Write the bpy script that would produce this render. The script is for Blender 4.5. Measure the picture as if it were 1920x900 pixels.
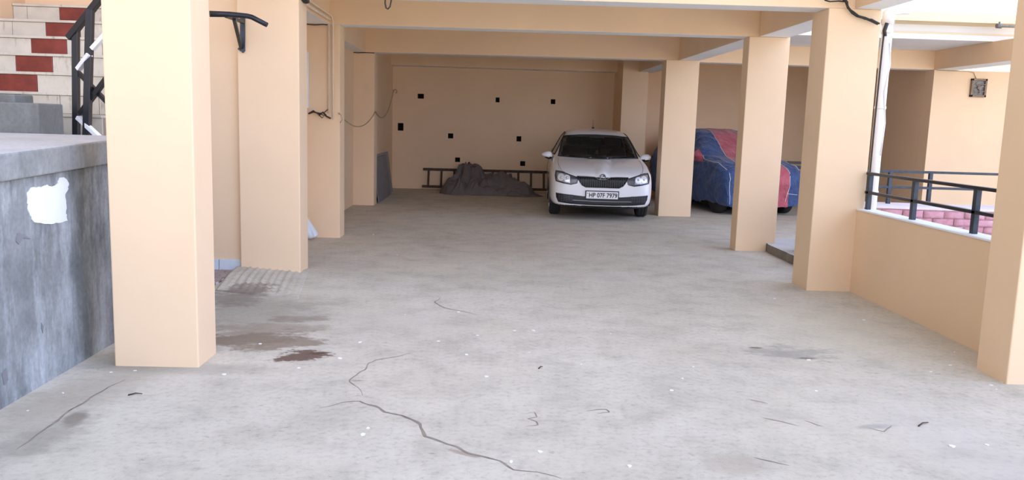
import bpy, bmesh, math, random
from mathutils import Vector, Matrix, noise
from mathutils.bvhtree import BVHTree
random.seed(7)
for o in list(bpy.data.objects): bpy.data.objects.remove(o)
scene = bpy.context.scene
col = scene.collection

# ------------------------------------------------------------------ camera, sky, exposure
F_PX, YAW, PITCH, ROLL, EYE = 1540.0, 0.031, 0.141, 0.030, 1.5
fwd = Vector((math.sin(YAW)*math.cos(PITCH), math.cos(YAW)*math.cos(PITCH), -math.sin(PITCH)))
rgt = Vector((math.cos(YAW), -math.sin(YAW), 0)); upv = rgt.cross(fwd)
cam_r = rgt*math.cos(ROLL)+upv*math.sin(ROLL); cam_u = -rgt*math.sin(ROLL)+upv*math.cos(ROLL)
cd = bpy.data.cameras.new('camera'); cam = bpy.data.objects.new('camera', cd); col.objects.link(cam)
cd.sensor_width = 36; cd.lens = F_PX/1920*36; cd.clip_end = 200
cam.matrix_world = Matrix(((cam_r.x, cam_u.x, -fwd.x, 0), (cam_r.y, cam_u.y, -fwd.y, 0), (cam_r.z, cam_u.z, -fwd.z, EYE), (0, 0, 0, 1)))
scene.camera = cam
w = bpy.data.worlds.new('sky'); scene.world = w; w.use_nodes = True
bg = w.node_tree.nodes['Background']
SKY_DIM, SKY_BRIGHT, GLOW_DIR, GLOW_POW, EXPOSURE = (0.58, 0.63, 0.76), (1.62, 1.95, 2.95), (0.88, -0.12, 0.46), 1.8, 0.31
wt = w.node_tree; wc = wt.nodes.new('ShaderNodeTexCoord'); wd_ = wt.nodes.new('ShaderNodeVectorMath'); wd_.operation = 'DOT_PRODUCT'
wd_.inputs[1].default_value = Vector(GLOW_DIR).normalized(); wt.links.new(wc.outputs['Generated'], wd_.inputs[0])
wm_ = wt.nodes.new('ShaderNodeMath'); wm_.operation = 'MAXIMUM'; wm_.inputs[1].default_value = 0; wt.links.new(wd_.outputs['Value'], wm_.inputs[0])
wp_ = wt.nodes.new('ShaderNodeMath'); wp_.operation = 'POWER'; wp_.inputs[1].default_value = GLOW_POW; wt.links.new(wm_.outputs[0], wp_.inputs[0])
wx_ = wt.nodes.new('ShaderNodeMix'); wx_.data_type = 'RGBA'; wx_.inputs[6].default_value = (*SKY_DIM, 1); wx_.inputs[7].default_value = (*SKY_BRIGHT, 1)
wt.links.new(wp_.outputs[0], wx_.inputs[0])
LOW_FILL_COLOR, LOW_FILL_DIR, LOW_FILL_POW = (3.2, 3.4, 4.2), (0.10, -0.98, 0.12), 12.0       # glow added to the low sky behind the camera to light the bay
SUNSIDE_COLOR, SUNSIDE_DIR, SUNSIDE_POW = (0.55, 0.55, 0.55), (0.25, 0.92, 0.30), 3.0      # the sky is brighter on the sun's side
def add_glow(prev, color, direction, power):
    d = wt.nodes.new('ShaderNodeVectorMath'); d.operation = 'DOT_PRODUCT'; d.inputs[1].default_value = Vector(direction).normalized(); wt.links.new(wc.outputs['Generated'], d.inputs[0])
    m = wt.nodes.new('ShaderNodeMath'); m.operation = 'MAXIMUM'; m.inputs[1].default_value = 0; wt.links.new(d.outputs['Value'], m.inputs[0])
    p = wt.nodes.new('ShaderNodeMath'); p.operation = 'POWER'; p.inputs[1].default_value = power; wt.links.new(m.outputs[0], p.inputs[0])
    x = wt.nodes.new('ShaderNodeMix'); x.data_type = 'RGBA'; x.blend_type = 'ADD'; x.inputs[7].default_value = (*color, 1)
    wt.links.new(prev, x.inputs[6]); wt.links.new(p.outputs[0], x.inputs[0]); return x.outputs[2]
glow = add_glow(add_glow(wx_.outputs[2], LOW_FILL_COLOR, LOW_FILL_DIR, LOW_FILL_POW), SUNSIDE_COLOR, SUNSIDE_DIR, SUNSIDE_POW)
wt.links.new(glow, bg.inputs['Color'])
SUN_DIR, SUN_POWER = Vector((-0.45, 0.65, 0.75)), 13.5     # the sun stands behind the building and lights the yard behind the camera
sl = bpy.data.lights.new('sun', 'SUN'); sl.energy = SUN_POWER; sl.color = (1.0, 0.94, 0.85); sl.angle = math.radians(1.0)
so = bpy.data.objects.new('sun', sl); col.objects.link(so); so.rotation_euler = SUN_DIR.to_track_quat('Z', 'Y').to_euler(); so.location = (-8, 20, 20)
scene.view_settings.view_transform = 'Standard'; scene.view_settings.look = 'None'
scene.view_settings.exposure = EXPOSURE; scene.view_settings.gamma = 1; scene.view_settings.use_curve_mapping = False
scene.cycles.use_denoising = True
scene.cycles.max_bounces = 12; scene.cycles.diffuse_bounces = 8

def ray(px, py):
    return cam_r*((px-960)/F_PX)+cam_u*(-(py-450)/F_PX)+fwd
def at_y(px, py, Y):
    r = ray(px, py); t = Y/r.y; return Vector((r.x*t, Y, EYE+r.z*t))
def at_x(px, py, X):
    r = ray(px, py); t = X/r.x; return Vector((X, r.y*t, EYE+r.z*t))
def on_floor(px, py, z=0.0):
    r = ray(px, py); t = (z-EYE)/r.z; return Vector((r.x*t, r.y*t, z))

# ------------------------------------------------------------------ materials
def nt(name):
    m = bpy.data.materials.new(name); m.use_nodes = True
    return m, m.node_tree, m.node_tree.nodes['Principled BSDF']
def N(t, kind, **kw):
    n = t.nodes.new(kind)
    for k, v in kw.items():
        if k.startswith('i_'):
            key = k[2:]; key = int(key) if key.isdigit() else key
            n.inputs[key].default_value = v
        else: setattr(n, k, v)
    return n
def ramp(t, fac, stops):
    r = t.nodes.new('ShaderNodeValToRGB'); e = r.color_ramp.elements
    while len(e) < len(stops): e.new(0.5)
    for x, (p, c) in zip(e, stops): x.position = p; x.color = (*c, 1) if len(c) == 3 else c
    t.links.new(fac, r.inputs[0]); return r.outputs[0]
def mixc(t, fac, a, b, mode='MIX'):
    n = t.nodes.new('ShaderNodeMix'); n.data_type = 'RGBA'; n.blend_type = mode
    for i, v in ((0, fac), (6, a), (7, b)):
        if hasattr(v, 'is_linked') or hasattr(v, 'links'): t.links.new(v, n.inputs[i])
        else: n.inputs[i].default_value = v if i == 0 else (*v, 1)
    return n.outputs[2]
def math_(t, op, a, b=None, c=None, clamp=False):
    n = t.nodes.new('ShaderNodeMath'); n.operation = op; n.use_clamp = clamp
    for i, v in enumerate((a, b, c)):
        if v is None: continue
        if hasattr(v, 'links'): t.links.new(v, n.inputs[i])
        else: n.inputs[i].default_value = v
    return n.outputs[0]
def coords(t, scale=(1, 1, 1), kind='Object', loc=(0, 0, 0), rot=(0, 0, 0)):
    tc = t.nodes.new('ShaderNodeTexCoord'); mp = t.nodes.new('ShaderNodeMapping')
    mp.inputs['Scale'].default_value = scale; mp.inputs['Location'].default_value = loc; mp.inputs['Rotation'].default_value = rot
    t.links.new(tc.outputs[kind], mp.inputs[0]); return mp.outputs[0]
def world_pos(t, scale=(1, 1, 1)):
    g = t.nodes.new('ShaderNodeNewGeometry'); mp = t.nodes.new('ShaderNodeMapping')
    mp.inputs['Scale'].default_value = scale
    t.links.new(g.outputs['Position'], mp.inputs[0]); return mp.outputs[0]
def tex(t, vec, scale, detail=4, rough=0.55, kind='ShaderNodeTexNoise', out=0):
    n = t.nodes.new(kind); n.inputs['Scale'].default_value = scale
    if 'Detail' in n.inputs: n.inputs['Detail'].default_value = detail; n.inputs['Roughness'].default_value = rough
    t.links.new(vec, n.inputs['Vector']); return n.outputs[out]
def bump(t, p, h, strength=0.2, dist=0.01):
    b = t.nodes.new('ShaderNodeBump'); b.inputs['Strength'].default_value = strength; b.inputs['Distance'].default_value = dist
    t.links.new(h, b.inputs['Height']); t.links.new(b.outputs[0], p.inputs['Normal'])
def simple(name, c, rough=0.6, metal=0.0, var=0.08, scale=6.0, bmp=0.0, bscale=40, coat=0.0, spec=0.5):
    m, t, p = nt(name)
    v = coords(t)
    n = tex(t, v, scale)
    lo = tuple(max(0, x*(1-var)) for x in c); hi = tuple(min(1, x*(1+var)) for x in c)
    t.links.new(ramp(t, n, [(0.3, lo), (0.7, hi)]), p.inputs['Base Color'])
    p.inputs['Roughness'].default_value = rough; p.inputs['Metallic'].default_value = metal
    p.inputs['Specular IOR Level'].default_value = spec
    if coat: p.inputs['Coat Weight'].default_value = coat; p.inputs['Coat Roughness'].default_value = 0.08
    if bmp: bump(t, p, tex(t, v, bscale, 3), bmp, 0.004)
    return m
def paint(name, c, var=0.03):
    m, t, p = nt(name)
    v = world_pos(t)
    n = tex(t, v, 0.9, 5, 0.6)
    c1 = ramp(t, n, [(0.35, tuple(x*(1-var) for x in c)), (0.65, tuple(min(1, x*(1+var)) for x in c))])
    t.links.new(c1, p.inputs['Base Color'])
    p.inputs['Roughness'].default_value = 0.72; p.inputs['Specular IOR Level'].default_value = 0.25
    bump(t, p, tex(t, v, 70, 3), 0.12, 0.002)
    return m
M = {}
M['paint'] = paint('peach_paint', (0.82, 0.61, 0.402))
M['soffit'] = paint('white_distemper', (0.84, 0.87, 0.90))
M['cream'] = paint('cream_fascia_paint', (0.84, 0.69, 0.45))
M['black_metal'] = simple('black_enamel_metal', (0.012, 0.014, 0.02), 0.38, 0.0, 0.2)
M['blue_black'] = simple('worn_blue_black_metal', (0.028, 0.04, 0.058), 0.4, 0.2, 0.4, 14)
M['white_metal'] = simple('white_enamel_metal', (0.82, 0.84, 0.86), 0.45)
M['pvc'] = simple('white_pvc_pipe', (0.84, 0.82, 0.79), 0.35, 0, 0.03)
M['conduit'] = simple('beige_conduit', (0.80, 0.68, 0.52), 0.5)
M['cable_black'] = simple('black_cable', (0.02, 0.018, 0.016), 0.5)
M['cable_beige'] = simple('beige_cable', (0.42, 0.34, 0.22), 0.6)
M['car_white'] = simple('white_car_paint', (0.86, 0.865, 0.87), 0.28, 0, 0.01, coat=1.0)
M['car_black'] = simple('black_plastic', (0.012, 0.012, 0.014), 0.45, 0, 0.2)
M['gloss_black'] = simple('gloss_black', (0.006, 0.006, 0.008), 0.15, 0, 0.1)
M['chrome'] = simple('chrome', (0.75, 0.76, 0.78), 0.15, 1.0, 0.03)
M['dull_chrome'] = simple('dull_chrome_strip', (0.35, 0.36, 0.38), 0.35, 0.8, 0.05)
M['lamp_white'] = simple('lamp_reflector', (0.88, 0.89, 0.92), 0.2, 0.35, 0.06, 30)
M['lamp_dark'] = simple('lamp_housing', (0.10, 0.10, 0.11), 0.3, 0.4, 0.3, 20)
M['lamp_grey'] = simple('lamp_bezel', (0.42, 0.44, 0.47), 0.25, 0.5, 0.15, 20)
M['tyre'] = simple('tyre_rubber', (0.022, 0.022, 0.024), 0.8, 0, 0.15, bmp=0.3)
M['rim'] = simple('wheel_cover_silver', (0.5, 0.51, 0.53), 0.35, 0.6, 0.05)
M['plate_white'] = simple('plate_white', (0.86, 0.86, 0.84), 0.4, 0, 0.02)
M['seat_cloth'] = simple('dark_beige_seat_cloth', (0.16, 0.13, 0.10), 0.9, 0, 0.15, 20, 0.2)
M['wood_dark'] = simple('dark_weathered_wood', (0.07, 0.042, 0.026), 0.75, 0, 0.35, 18, 0.4)
M['cloth'] = simple('grey_brown_canvas', (0.17, 0.145, 0.135), 0.95, 0, 0.12, 3, 0.1, 200, spec=0.1)
M['board_dark'] = simple('grey_board', (0.20, 0.205, 0.225), 0.6, 0, 0.12)
M['board_pale'] = simple('blue_grey_board', (0.27, 0.29, 0.32), 0.55, 0, 0.12)
M['plastic_sheet'] = simple('pale_blue_plastic', (0.72, 0.80, 0.86), 0.35, 0, 0.05)
M['hole_dark'] = simple('shade_dark_soil', (0.012, 0.008, 0.006), 0.95, 0, 0.3, 20)  # earth lining of the drain holes, near-black with their shade painted in
M['chip'] = simple('pale_chip', (0.78, 0.77, 0.74), 0.8)
M['crack'] = simple('crack_filled_with_dirt', (0.25, 0.21, 0.17), 0.95, 0, 0.35, 9)
M['tile_base'] = simple('pale_blue_tile', (0.62, 0.68, 0.72), 0.35, 0, 0.08)
M['vent_frame'] = simple('brown_vent_frame', (0.22, 0.16, 0.11), 0.6, 0, 0.3, 20)
M['vent_grey'] = simple('dusty_grey_metal', (0.20, 0.19, 0.17), 0.55, 0.3, 0.5, 25)
M['whitewash'] = simple('white_lime_patch', (0.83, 0.87, 0.90), 0.8, 0, 0.04)

def glass_mat():
    m = bpy.data.materials.new('tinted_car_glass'); m.use_nodes = True; t = m.node_tree; t.nodes.clear()
    o = t.nodes.new('ShaderNodeOutputMaterial'); mx = t.nodes.new('ShaderNodeMixShader')
    tr = t.nodes.new('ShaderNodeBsdfTransparent'); gl = t.nodes.new('ShaderNodeBsdfGlossy'); fr = t.nodes.new('ShaderNodeFresnel')
    nz = tex(t, coords(t), 3.0)
    t.links.new(ramp(t, nz, [(0.3, (0.40, 0.43, 0.45)), (0.7, (0.46, 0.49, 0.50))]), tr.inputs[0])
    gl.inputs['Roughness'].default_value = 0.03; fr.inputs[0].default_value = 1.5
    t.links.new(fr.outputs[0], mx.inputs[0]); t.links.new(tr.outputs[0], mx.inputs[1]); t.links.new(gl.outputs[0], mx.inputs[2])
    t.links.new(mx.outputs[0], o.inputs[0]); return m
M['glass'] = glass_mat()

def floor_mat():
    m, t, p = nt('worn_concrete_floor')
    v = world_pos(t)
    big = tex(t, v, 0.55, 5, 0.6); mid = tex(t, v, 3.2, 6, 0.65); fine = tex(t, v, 26, 5, 0.7)
    base = ramp(t, big, [(0.32, (0.50, 0.462, 0.385)), (0.68, (0.60, 0.56, 0.475))])
    base = mixc(t, 1.0, base, ramp(t, mid, [(0.28, (0.78, 0.77, 0.75)), (0.5, (0.98, 0.97, 0.95)), (0.72, (1.08, 1.08, 1.08))]), 'MULTIPLY')
    base = mixc(t, 1.0, base, ramp(t, fine, [(0.30, (0.78, 0.77, 0.76)), (0.48, (1, 1, 1)), (0.72, (1.07, 1.07, 1.07))]), 'MULTIPLY')
    # streaky dark scuffs and pale specks of their own shape
    st = tex(t, world_pos(t, (5, 12, 1)), 1.0, 7, 0.75)
    base = mixc(t, 1.0, base, ramp(t, st, [(0.31, (0.62, 0.60, 0.57)), (0.38, (1, 1, 1))]), 'MULTIPLY')
    st2 = tex(t, world_pos(t, (15, 34, 1)), 1.0, 4, 0.7)
    base = mixc(t, 1.0, base, ramp(t, st2, [(0.30, (0.66, 0.64, 0.61)), (0.37, (1, 1, 1)), (0.68, (1, 1, 1)), (0.74, (1.12, 1.12, 1.12))]), 'MULTIPLY')
    sp = tex(t, v, 34, 2, 0.5, 'ShaderNodeTexVoronoi')
    base = mixc(t, math_(t, 'MULTIPLY', ramp(t, sp, [(0.0, (1, 1, 1)), (0.10, (0, 0, 0))]), math_(t, 'GREATER_THAN', tex(t, v, 5.5, 2), 0.60)), base, (0.66, 0.65, 0.62))
    hue = tex(t, v, 0.8, 4, 0.6)
    base = mixc(t, math_(t, 'MULTIPLY', ramp(t, hue, [(0.48, (0, 0, 0)), (0.66, (1, 1, 1))]), 0.30), base, (0.56, 0.49, 0.37))
    # individual dirt patches: centre pixel on the ground plane, radii, colour, amount
    wob = tex(t, world_pos(t, (1, 1.6, 1)), 4.5, 8, 0.75, out=1)
    sep = t.nodes.new('ShaderNodeVectorMath'); sep.operation = 'SUBTRACT'; t.links.new(wob, sep.inputs[0]); sep.inputs[1].default_value = (0.5, 0.5, 0.5)
    def patch(base, cx, cy, rx, ry, ang, color, amount, warp=0.5, soft=0.35):
        a = t.nodes.new('ShaderNodeVectorMath'); a.operation = 'SUBTRACT'; t.links.new(v, a.inputs[0]); a.inputs[1].default_value = (cx, cy, 0)
        mp = t.nodes.new('ShaderNodeMapping'); mp.vector_type = 'TEXTURE'
        mp.inputs['Rotation'].default_value = (0, 0, ang); mp.inputs['Scale'].default_value = (rx, ry, 1)
        t.links.new(a.outputs[0], mp.inputs[0])
        s = t.nodes.new('ShaderNodeVectorMath'); s.operation = 'MULTIPLY_ADD'; t.links.new(sep.outputs[0], s.inputs[0])
        s.inputs[1].default_value = (warp*4, warp*4, 0); t.links.new(mp.outputs[0], s.inputs[2])
        l = t.nodes.new('ShaderNodeVectorMath'); l.operation = 'LENGTH'; t.links.new(s.outputs[0], l.inputs[0])
        mr = t.nodes.new('ShaderNodeMapRange'); mr.interpolation_type = 'SMOOTHSTEP'
        mr.inputs[1].default_value = 1-soft; mr.inputs[2].default_value = 1+soft; mr.inputs[3].default_value = amount; mr.inputs[4].default_value = 0
        t.links.new(l.outputs['Value'], mr.inputs[0])
        return mixc(t, mr.outputs[0], base, color)
    for px, py, rx, ry, ang, c, am, wp, so in (
        (480, 585, 0.50, 0.55, 0.2, (0.24, 0.215, 0.17), 0.55, 0.55, 0.6),
        (450, 636, 0.42, 0.20, 0.25, (0.19, 0.14, 0.095), 0.85, 0.9, 0.35),
        (430, 560, 0.25, 0.30, 0.25, (0.20, 0.17, 0.14), 0.7, 0.9, 0.4),
        (520, 615, 0.35, 0.16, 0.1, (0.27, 0.22, 0.16), 0.6, 1.0, 0.4),
        (540, 645, 0.28, 0.12, 0.35, (0.22, 0.17, 0.12), 0.8, 1.2, 0.35),
        (470, 545, 0.20, 0.16, 0.2, (0.20, 0.15, 0.12), 0.7, 1.2, 0.35),
        (560, 597, 0.22, 0.09, 0.1, (0.24, 0.20, 0.15), 0.8, 0.9, 0.35),
        (566, 668, 0.17, 0.10, 0.35, (0.12, 0.07, 0.048), 0.92, 1.1, 0.2),
        (600, 662, 0.07, 0.03, 0.3, (0.10, 0.06, 0.045), 0.9, 0.4, 0.3),
        (150, 740, 0.20, 0.75, -0.25, (0.33, 0.285, 0.22), 0.55, 0.6, 0.6),
        (140, 785, 0.05, 0.10, 0.2, (0.15, 0.12, 0.09), 0.7, 0.5, 0.4),
        (60, 830, 0.13, 0.3, -0.2, (0.25, 0.22, 0.18), 0.6, 0.6, 0.5),
        (1480, 662, 0.26, 0.16, 0.0, (0.27, 0.26, 0.24), 0.6, 1.2, 0.4),
        (1418, 652, 0.05, 0.02, 0.0, (0.16, 0.11, 0.08), 0.9, 0.4, 0.3),
        (1512, 672, 0.06, 0.025, 0.0, (0.15, 0.14, 0.13), 0.8, 0.6, 0.4),
        (1380, 870, 0.16, 0.10, 0.0, (0.40, 0.345, 0.27), 0.6, 0.7, 0.5),
        (1640, 800, 0.12, 0.03, 0.2, (0.24, 0.23, 0.21), 0.5, 0.6, 0.5),
        (1120, 520, 0.5, 0.25, 0.0, (0.55, 0.48, 0.42), 0.35, 0.6, 0.6),
        (1560, 620, 0.5, 0.8, 0.0, (0.53, 0.49, 0.37), 0.40, 0.6, 0.7),
        (720, 600, 0.6, 0.35, 0.1, (0.53, 0.49, 0.42), 0.35, 0.6, 0.7),
        (900, 410, 1.4, 0.35, 0.0, (0.55, 0.55, 0.55), 0.25, 0.6, 0.7),
        (1850, 860, 0.3, 0.8, 0.1, (0.52, 0.47, 0.42), 0.4, 0.6, 0.7),
        (870, 850, 0.08, 0.02, -0.5, (0.30, 0.22, 0.17), 0.7, 0.6, 0.4),
        (330, 690, 0.5, 0.10, 0.0, (0.30, 0.27, 0.22), 0.5, 0.5, 0.6)):
        g = on_floor(px, py)
        base = patch(base, g.x, g.y, rx, ry, ang, c, am, wp, so)
    t.links.new(base, p.inputs['Base Color'])
    p.inputs['Roughness'].default_value = 0.82; p.inputs['Specular IOR Level'].default_value = 0.3
    h = math_(t, 'ADD', math_(t, 'MULTIPLY', mid, 0.6), math_(t, 'MULTIPLY', fine, 0.4))
    bump(t, p, h, 0.45, 0.012)
    return m
M['floor'] = floor_mat()

def stained_concrete(name, base_lo, base_hi, streak=1.0):
    m, t, p = nt(name)
    v = world_pos(t)
    c = ramp(t, tex(t, v, 2.2, 6, 0.65), [(0.30, base_lo), (0.70, base_hi)])
    st = tex(t, world_pos(t, (3.2, 3.2, 1.0)), 1.0, 7, 0.68)
    c = mixc(t, math_(t, 'MULTIPLY', ramp(t, st, [(0.47, (0, 0, 0)), (0.68, (1, 1, 1))]), 0.60*min(1.3, streak)), c, (0.60, 0.64, 0.66))
    s2 = tex(t, world_pos(t, (17, 17, 1.3)), 1.0, 4, 0.6)
    c = mixc(t, math_(t, 'MULTIPLY', ramp(t, s2, [(0.55, (0, 0, 0)), (0.75, (1, 1, 1))]), 0.30*streak), c, (0.13, 0.15, 0.155))
    c = mixc(t, 1.0, c, ramp(t, tex(t, v, 40, 4), [(0.3, (0.85, 0.85, 0.85)), (0.6, (1, 1, 1))]), 'MULTIPLY')
    t.links.new(c, p.inputs['Base Color']); p.inputs['Roughness'].default_value = 0.85
    bump(t, p, tex(t, v, 18, 6, 0.7), 0.4, 0.01)
    return m
M['wall_concrete'] = stained_concrete('streaked_cement_wall', (0.11, 0.12, 0.12), (0.30, 0.32, 0.32), 1.5)
M['coping'] = stained_concrete('grey_cement_coping', (0.20, 0.21, 0.205), (0.36, 0.37, 0.36), 0.5)
M['block'] = stained_concrete('grey_cement_block', (0.155, 0.16, 0.145), (0.225, 0.23, 0.21), 0.25)
M['slab'] = stained_concrete('pale_cement_slab', (0.45, 0.45, 0.44), (0.58, 0.58, 0.57), 0.2)
M['kerb_edge'] = stained_concrete('broken_concrete_edge', (0.10, 0.085, 0.065), (0.30, 0.27, 0.22), 0.1)

def tile_mat(name, c, var=0.06):
    m, t, p = nt(name)
    v = world_pos(t)
    cc = ramp(t, tex(t, v, 5, 5, 0.6), [(0.3, tuple(x*(1-var) for x in c)), (0.7, tuple(min(1, x*(1+var)) for x in c))])
    st = tex(t, world_pos(t, (22, 22, 5)), 1.0, 5, 0.65)
    cc = mixc(t, math_(t, 'MULTIPLY', ramp(t, st, [(0.57, (0, 0, 0)), (0.75, (1, 1, 1))]), 0.65), cc, (0.16, 0.10, 0.06))
    t.links.new(cc, p.inputs['Base Color']); p.inputs['Roughness'].default_value = 0.3
    return m
M['tile_white'] = tile_mat('cream_riser_tile', (0.60, 0.55, 0.45), 0.12)
M['tile_red'] = simple('dark_red_riser_tile', (0.20, 0.035, 0.026), 0.22, 0, 0.25, 9)
M['grout'] = simple('dirty_grout', (0.30, 0.25, 0.19), 0.9)

def brick_mat():
    m, t, p = nt('pink_limewashed_brick')
    v = world_pos(t)
    n = tex(t, v, 5, 6, 0.7)
    c = ramp(t, n, [(0.25, (0.40, 0.16, 0.18)), (0.45, (0.56, 0.27, 0.31)), (0.62, (0.62, 0.35, 0.40)), (0.80, (0.78, 0.62, 0.64))])
    t.links.new(c, p.inputs['Base Color']); p.inputs['Roughness'].default_value = 0.9
    bump(t, p, tex(t, v, 14, 6, 0.7), 0.6, 0.02)
    return m
M['brick'] = brick_mat()
M['mortar'] = simple('pink_white_mortar', (0.55, 0.33, 0.36), 0.95, 0, 0.2, 12, 0.4)
M['cap_white'] = simple('white_cement_cap', (0.70, 0.63, 0.63), 0.85, 0, 0.06)
M['floor_brick'] = simple('dull_red_floor_brick', (0.34, 0.27, 0.24), 0.85, 0, 0.25, 10)

def cover_mat():
    m, t, p = nt('blue_and_red_cover_fabric')
    tc = t.nodes.new('ShaderNodeTexCoord'); s = t.nodes.new('ShaderNodeSeparateXYZ'); t.links.new(tc.outputs['Object'], s.inputs[0])
    mr = t.nodes.new('ShaderNodeMapRange'); t.links.new(s.outputs[1], mr.inputs[0])
    for i, x in ((1, 0.0), (2, 1.9), (3, 0.46), (4, 0.26)): mr.inputs[i].default_value = x
    inside = math_(t, 'LESS_THAN', math_(t, 'ABSOLUTE', s.outputs[0]), mr.outputs[0])
    pocket = math_(t, 'GREATER_THAN', math_(t, 'ABSOLUTE', s.outputs[0]), 0.76)
    pz = math_(t, 'GREATER_THAN', s.outputs[2], 0.90)
    yy = math_(t, 'LESS_THAN', math_(t, 'ABSOLUTE', math_(t, 'SUBTRACT', s.outputs[1], 1.12)), 0.17)
    red = math_(t, 'MAXIMUM', inside, math_(t, 'MULTIPLY', math_(t, 'MULTIPLY', pocket, pz), yy))
    n = tex(t, coords(t), 4, 5, 0.6)
    blue = ramp(t, n, [(0.3, (0.016, 0.048, 0.155)), (0.7, (0.034, 0.088, 0.25))])
    rd = ramp(t, n, [(0.3, (0.42, 0.070, 0.10)), (0.7, (0.56, 0.125, 0.16))])
    t.links.new(mixc(t, red, blue, rd), p.inputs['Base Color'])
    p.inputs['Roughness'].default_value = 0.55; p.inputs['Sheen Weight'].default_value = 0.25
    wv = tex(t, coords(t, (3.2, 1.6, 2.2)), 2.2, 5, 0.6); bump(t, p, wv, 1.0, 0.09)
    return m
M['cover'] = cover_mat()
M['piping'] = simple('white_piping', (0.75, 0.76, 0.80), 0.6)

# ------------------------------------------------------------------ mesh helpers
class MB:
    def __init__(s): s.bm = bmesh.new()
    def box(s, x0, x1, y0, y1, z0, z1, mat=0, skew=None):
        v = [s.bm.verts.new((x, y, z)) for z in (z0, z1) for y in (y0, y1) for x in (x0, x1)]
        fs = []
        for q in ((0, 2, 3, 1), (4, 5, 7, 6), (0, 1, 5, 4), (2, 6, 7, 3), (0, 4, 6, 2), (1, 3, 7, 5)):
            f = s.bm.faces.new([v[i] for i in q]); f.material_index = mat; fs.append(f)
        return v, fs
    def hexa(s, pts, mat=0):            # 8 points, bottom ring then top ring (both counter-clockwise from above)
        v = [s.bm.verts.new(p) for p in pts]
        for q in ((3, 2, 1, 0), (4, 5, 6, 7), (0, 1, 5, 4), (1, 2, 6, 5), (2, 3, 7, 6), (3, 0, 4, 7)):
            f = s.bm.faces.new([v[i] for i in q]); f.material_index = mat
    def bar(s, a, b, wd, ht, mat=0):    # rectangular bar from a to b
        a, b = Vector(a), Vector(b); d = (b-a).normalized()
        ref = Vector((0, 0, 1)) if abs(d.z) < 0.9 else Vector((0, 1, 0))
        x = d.cross(ref).normalized()*wd/2; y = x.normalized().cross(d)*ht/2
        lo = [a-x-y, a+x-y, a+x+y, a-x+y]; hi = [p+(b-a) for p in lo]
        v = [s.bm.verts.new(p) for p in lo+hi]
        for q in ((0, 1, 2, 3), (7, 6, 5, 4), (0, 4, 5, 1), (1, 5, 6, 2), (2, 6, 7, 3), (3, 7, 4, 0)):
            f = s.bm.faces.new([v[i] for i in q]); f.material_index = mat
    def tube(s, pts, r, seg=10, mat=0, cap=True):
        pts = [Vector(p) for p in pts]; rings = []
        rr = r if isinstance(r, (list, tuple)) else [r]*len(pts)
        prev = None
        for i, p in enumerate(pts):
            d = (pts[min(i+1, len(pts)-1)]-pts[max(i-1, 0)]).normalized()
            if prev is None:
                ref = Vector((0, 0, 1)) if abs(d.z) < 0.9 else Vector((1, 0, 0)); x = d.cross(ref).normalized()
            else: x = (prev-d*prev.dot(d)).normalized()
            prev = x; y = d.cross(x)
            rings.append([s.bm.verts.new(p+(x*math.cos(2*math.pi*k/seg)+y*math.sin(2*math.pi*k/seg))*rr[i]) for k in range(seg)])
        for a, b in zip(rings, rings[1:]):
            for k in range(seg):
                f = s.bm.faces.new((a[k], a[(k+1) % seg], b[(k+1) % seg], b[k])); f.material_index = mat; f.smooth = True
        if cap:
            s.bm.faces.new(rings[0][::-1]).material_index = mat; s.bm.faces.new(rings[-1]).material_index = mat
    def prism(s, poly, d, mat=0):       # 3D planar polygon extruded by the vector d
        d = Vector(d); a = [s.bm.verts.new(p) for p in poly]; b = [s.bm.verts.new(Vector(p)+d) for p in poly]
        fs = [s.bm.faces.new(a), s.bm.faces.new(b[::-1])]
        for i in range(len(a)): fs.append(s.bm.faces.new((a[i], b[i], b[(i+1) % len(a)], a[(i+1) % len(a)])))
        for f in fs: f.material_index = mat
    def lathe(s, prof, axis='x', center=(0, 0, 0), seg=40, mat=0, smooth=True):   # prof: (along, radius)
        c = Vector(center); rings = []
        for a, r in prof:
            ring = []
            for k in range(seg):
                u, v_ = r*math.cos(2*math.pi*k/seg), r*math.sin(2*math.pi*k/seg)
                ring.append(s.bm.verts.new(c+(Vector((a, u, v_)) if axis == 'x' else Vector((u, a, v_)) if axis == 'y' else Vector((u, v_, a)))))
            rings.append(ring)
        for a, b in zip(rings, rings[1:]):
            for k in range(seg):
                f = s.bm.faces.new((a[k], a[(k+1) % seg], b[(k+1) % seg], b[k])); f.material_index = mat; f.smooth = smooth
        s.bm.faces.new(rings[0]).material_index = mat; s.bm.faces.new(rings[-1]).material_index = mat
    def build(s, name, mats, parent=None, origin=None, bevel=0, smooth=False, subsurf=0, fix=True):
        if fix: bmesh.ops.recalc_face_normals(s.bm, faces=s.bm.faces)
        if origin is not None: bmesh.ops.translate(s.bm, verts=s.bm.verts, vec=-Vector(origin))
        me = bpy.data.meshes.new(name); s.bm.to_mesh(me); s.bm.free()
        for m in (mats if isinstance(mats, (list, tuple)) else [mats]): me.materials.append(M[m] if isinstance(m, str) else m)
        o = bpy.data.objects.new(name, me); col.objects.link(o)
        if origin is not None: o.location = origin
        if parent: o.parent = parent
        if smooth:
            for p in me.polygons: p.use_smooth = True
        if bevel:
            b = o.modifiers.new('bevel', 'BEVEL'); b.width = bevel; b.segments = 2; b.limit_method = 'ANGLE'; b.angle_limit = math.radians(40)
        if subsurf:
            b = o.modifiers.new('subsurf', 'SUBSURF'); b.levels = b.render_levels = subsurf
        return o
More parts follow.
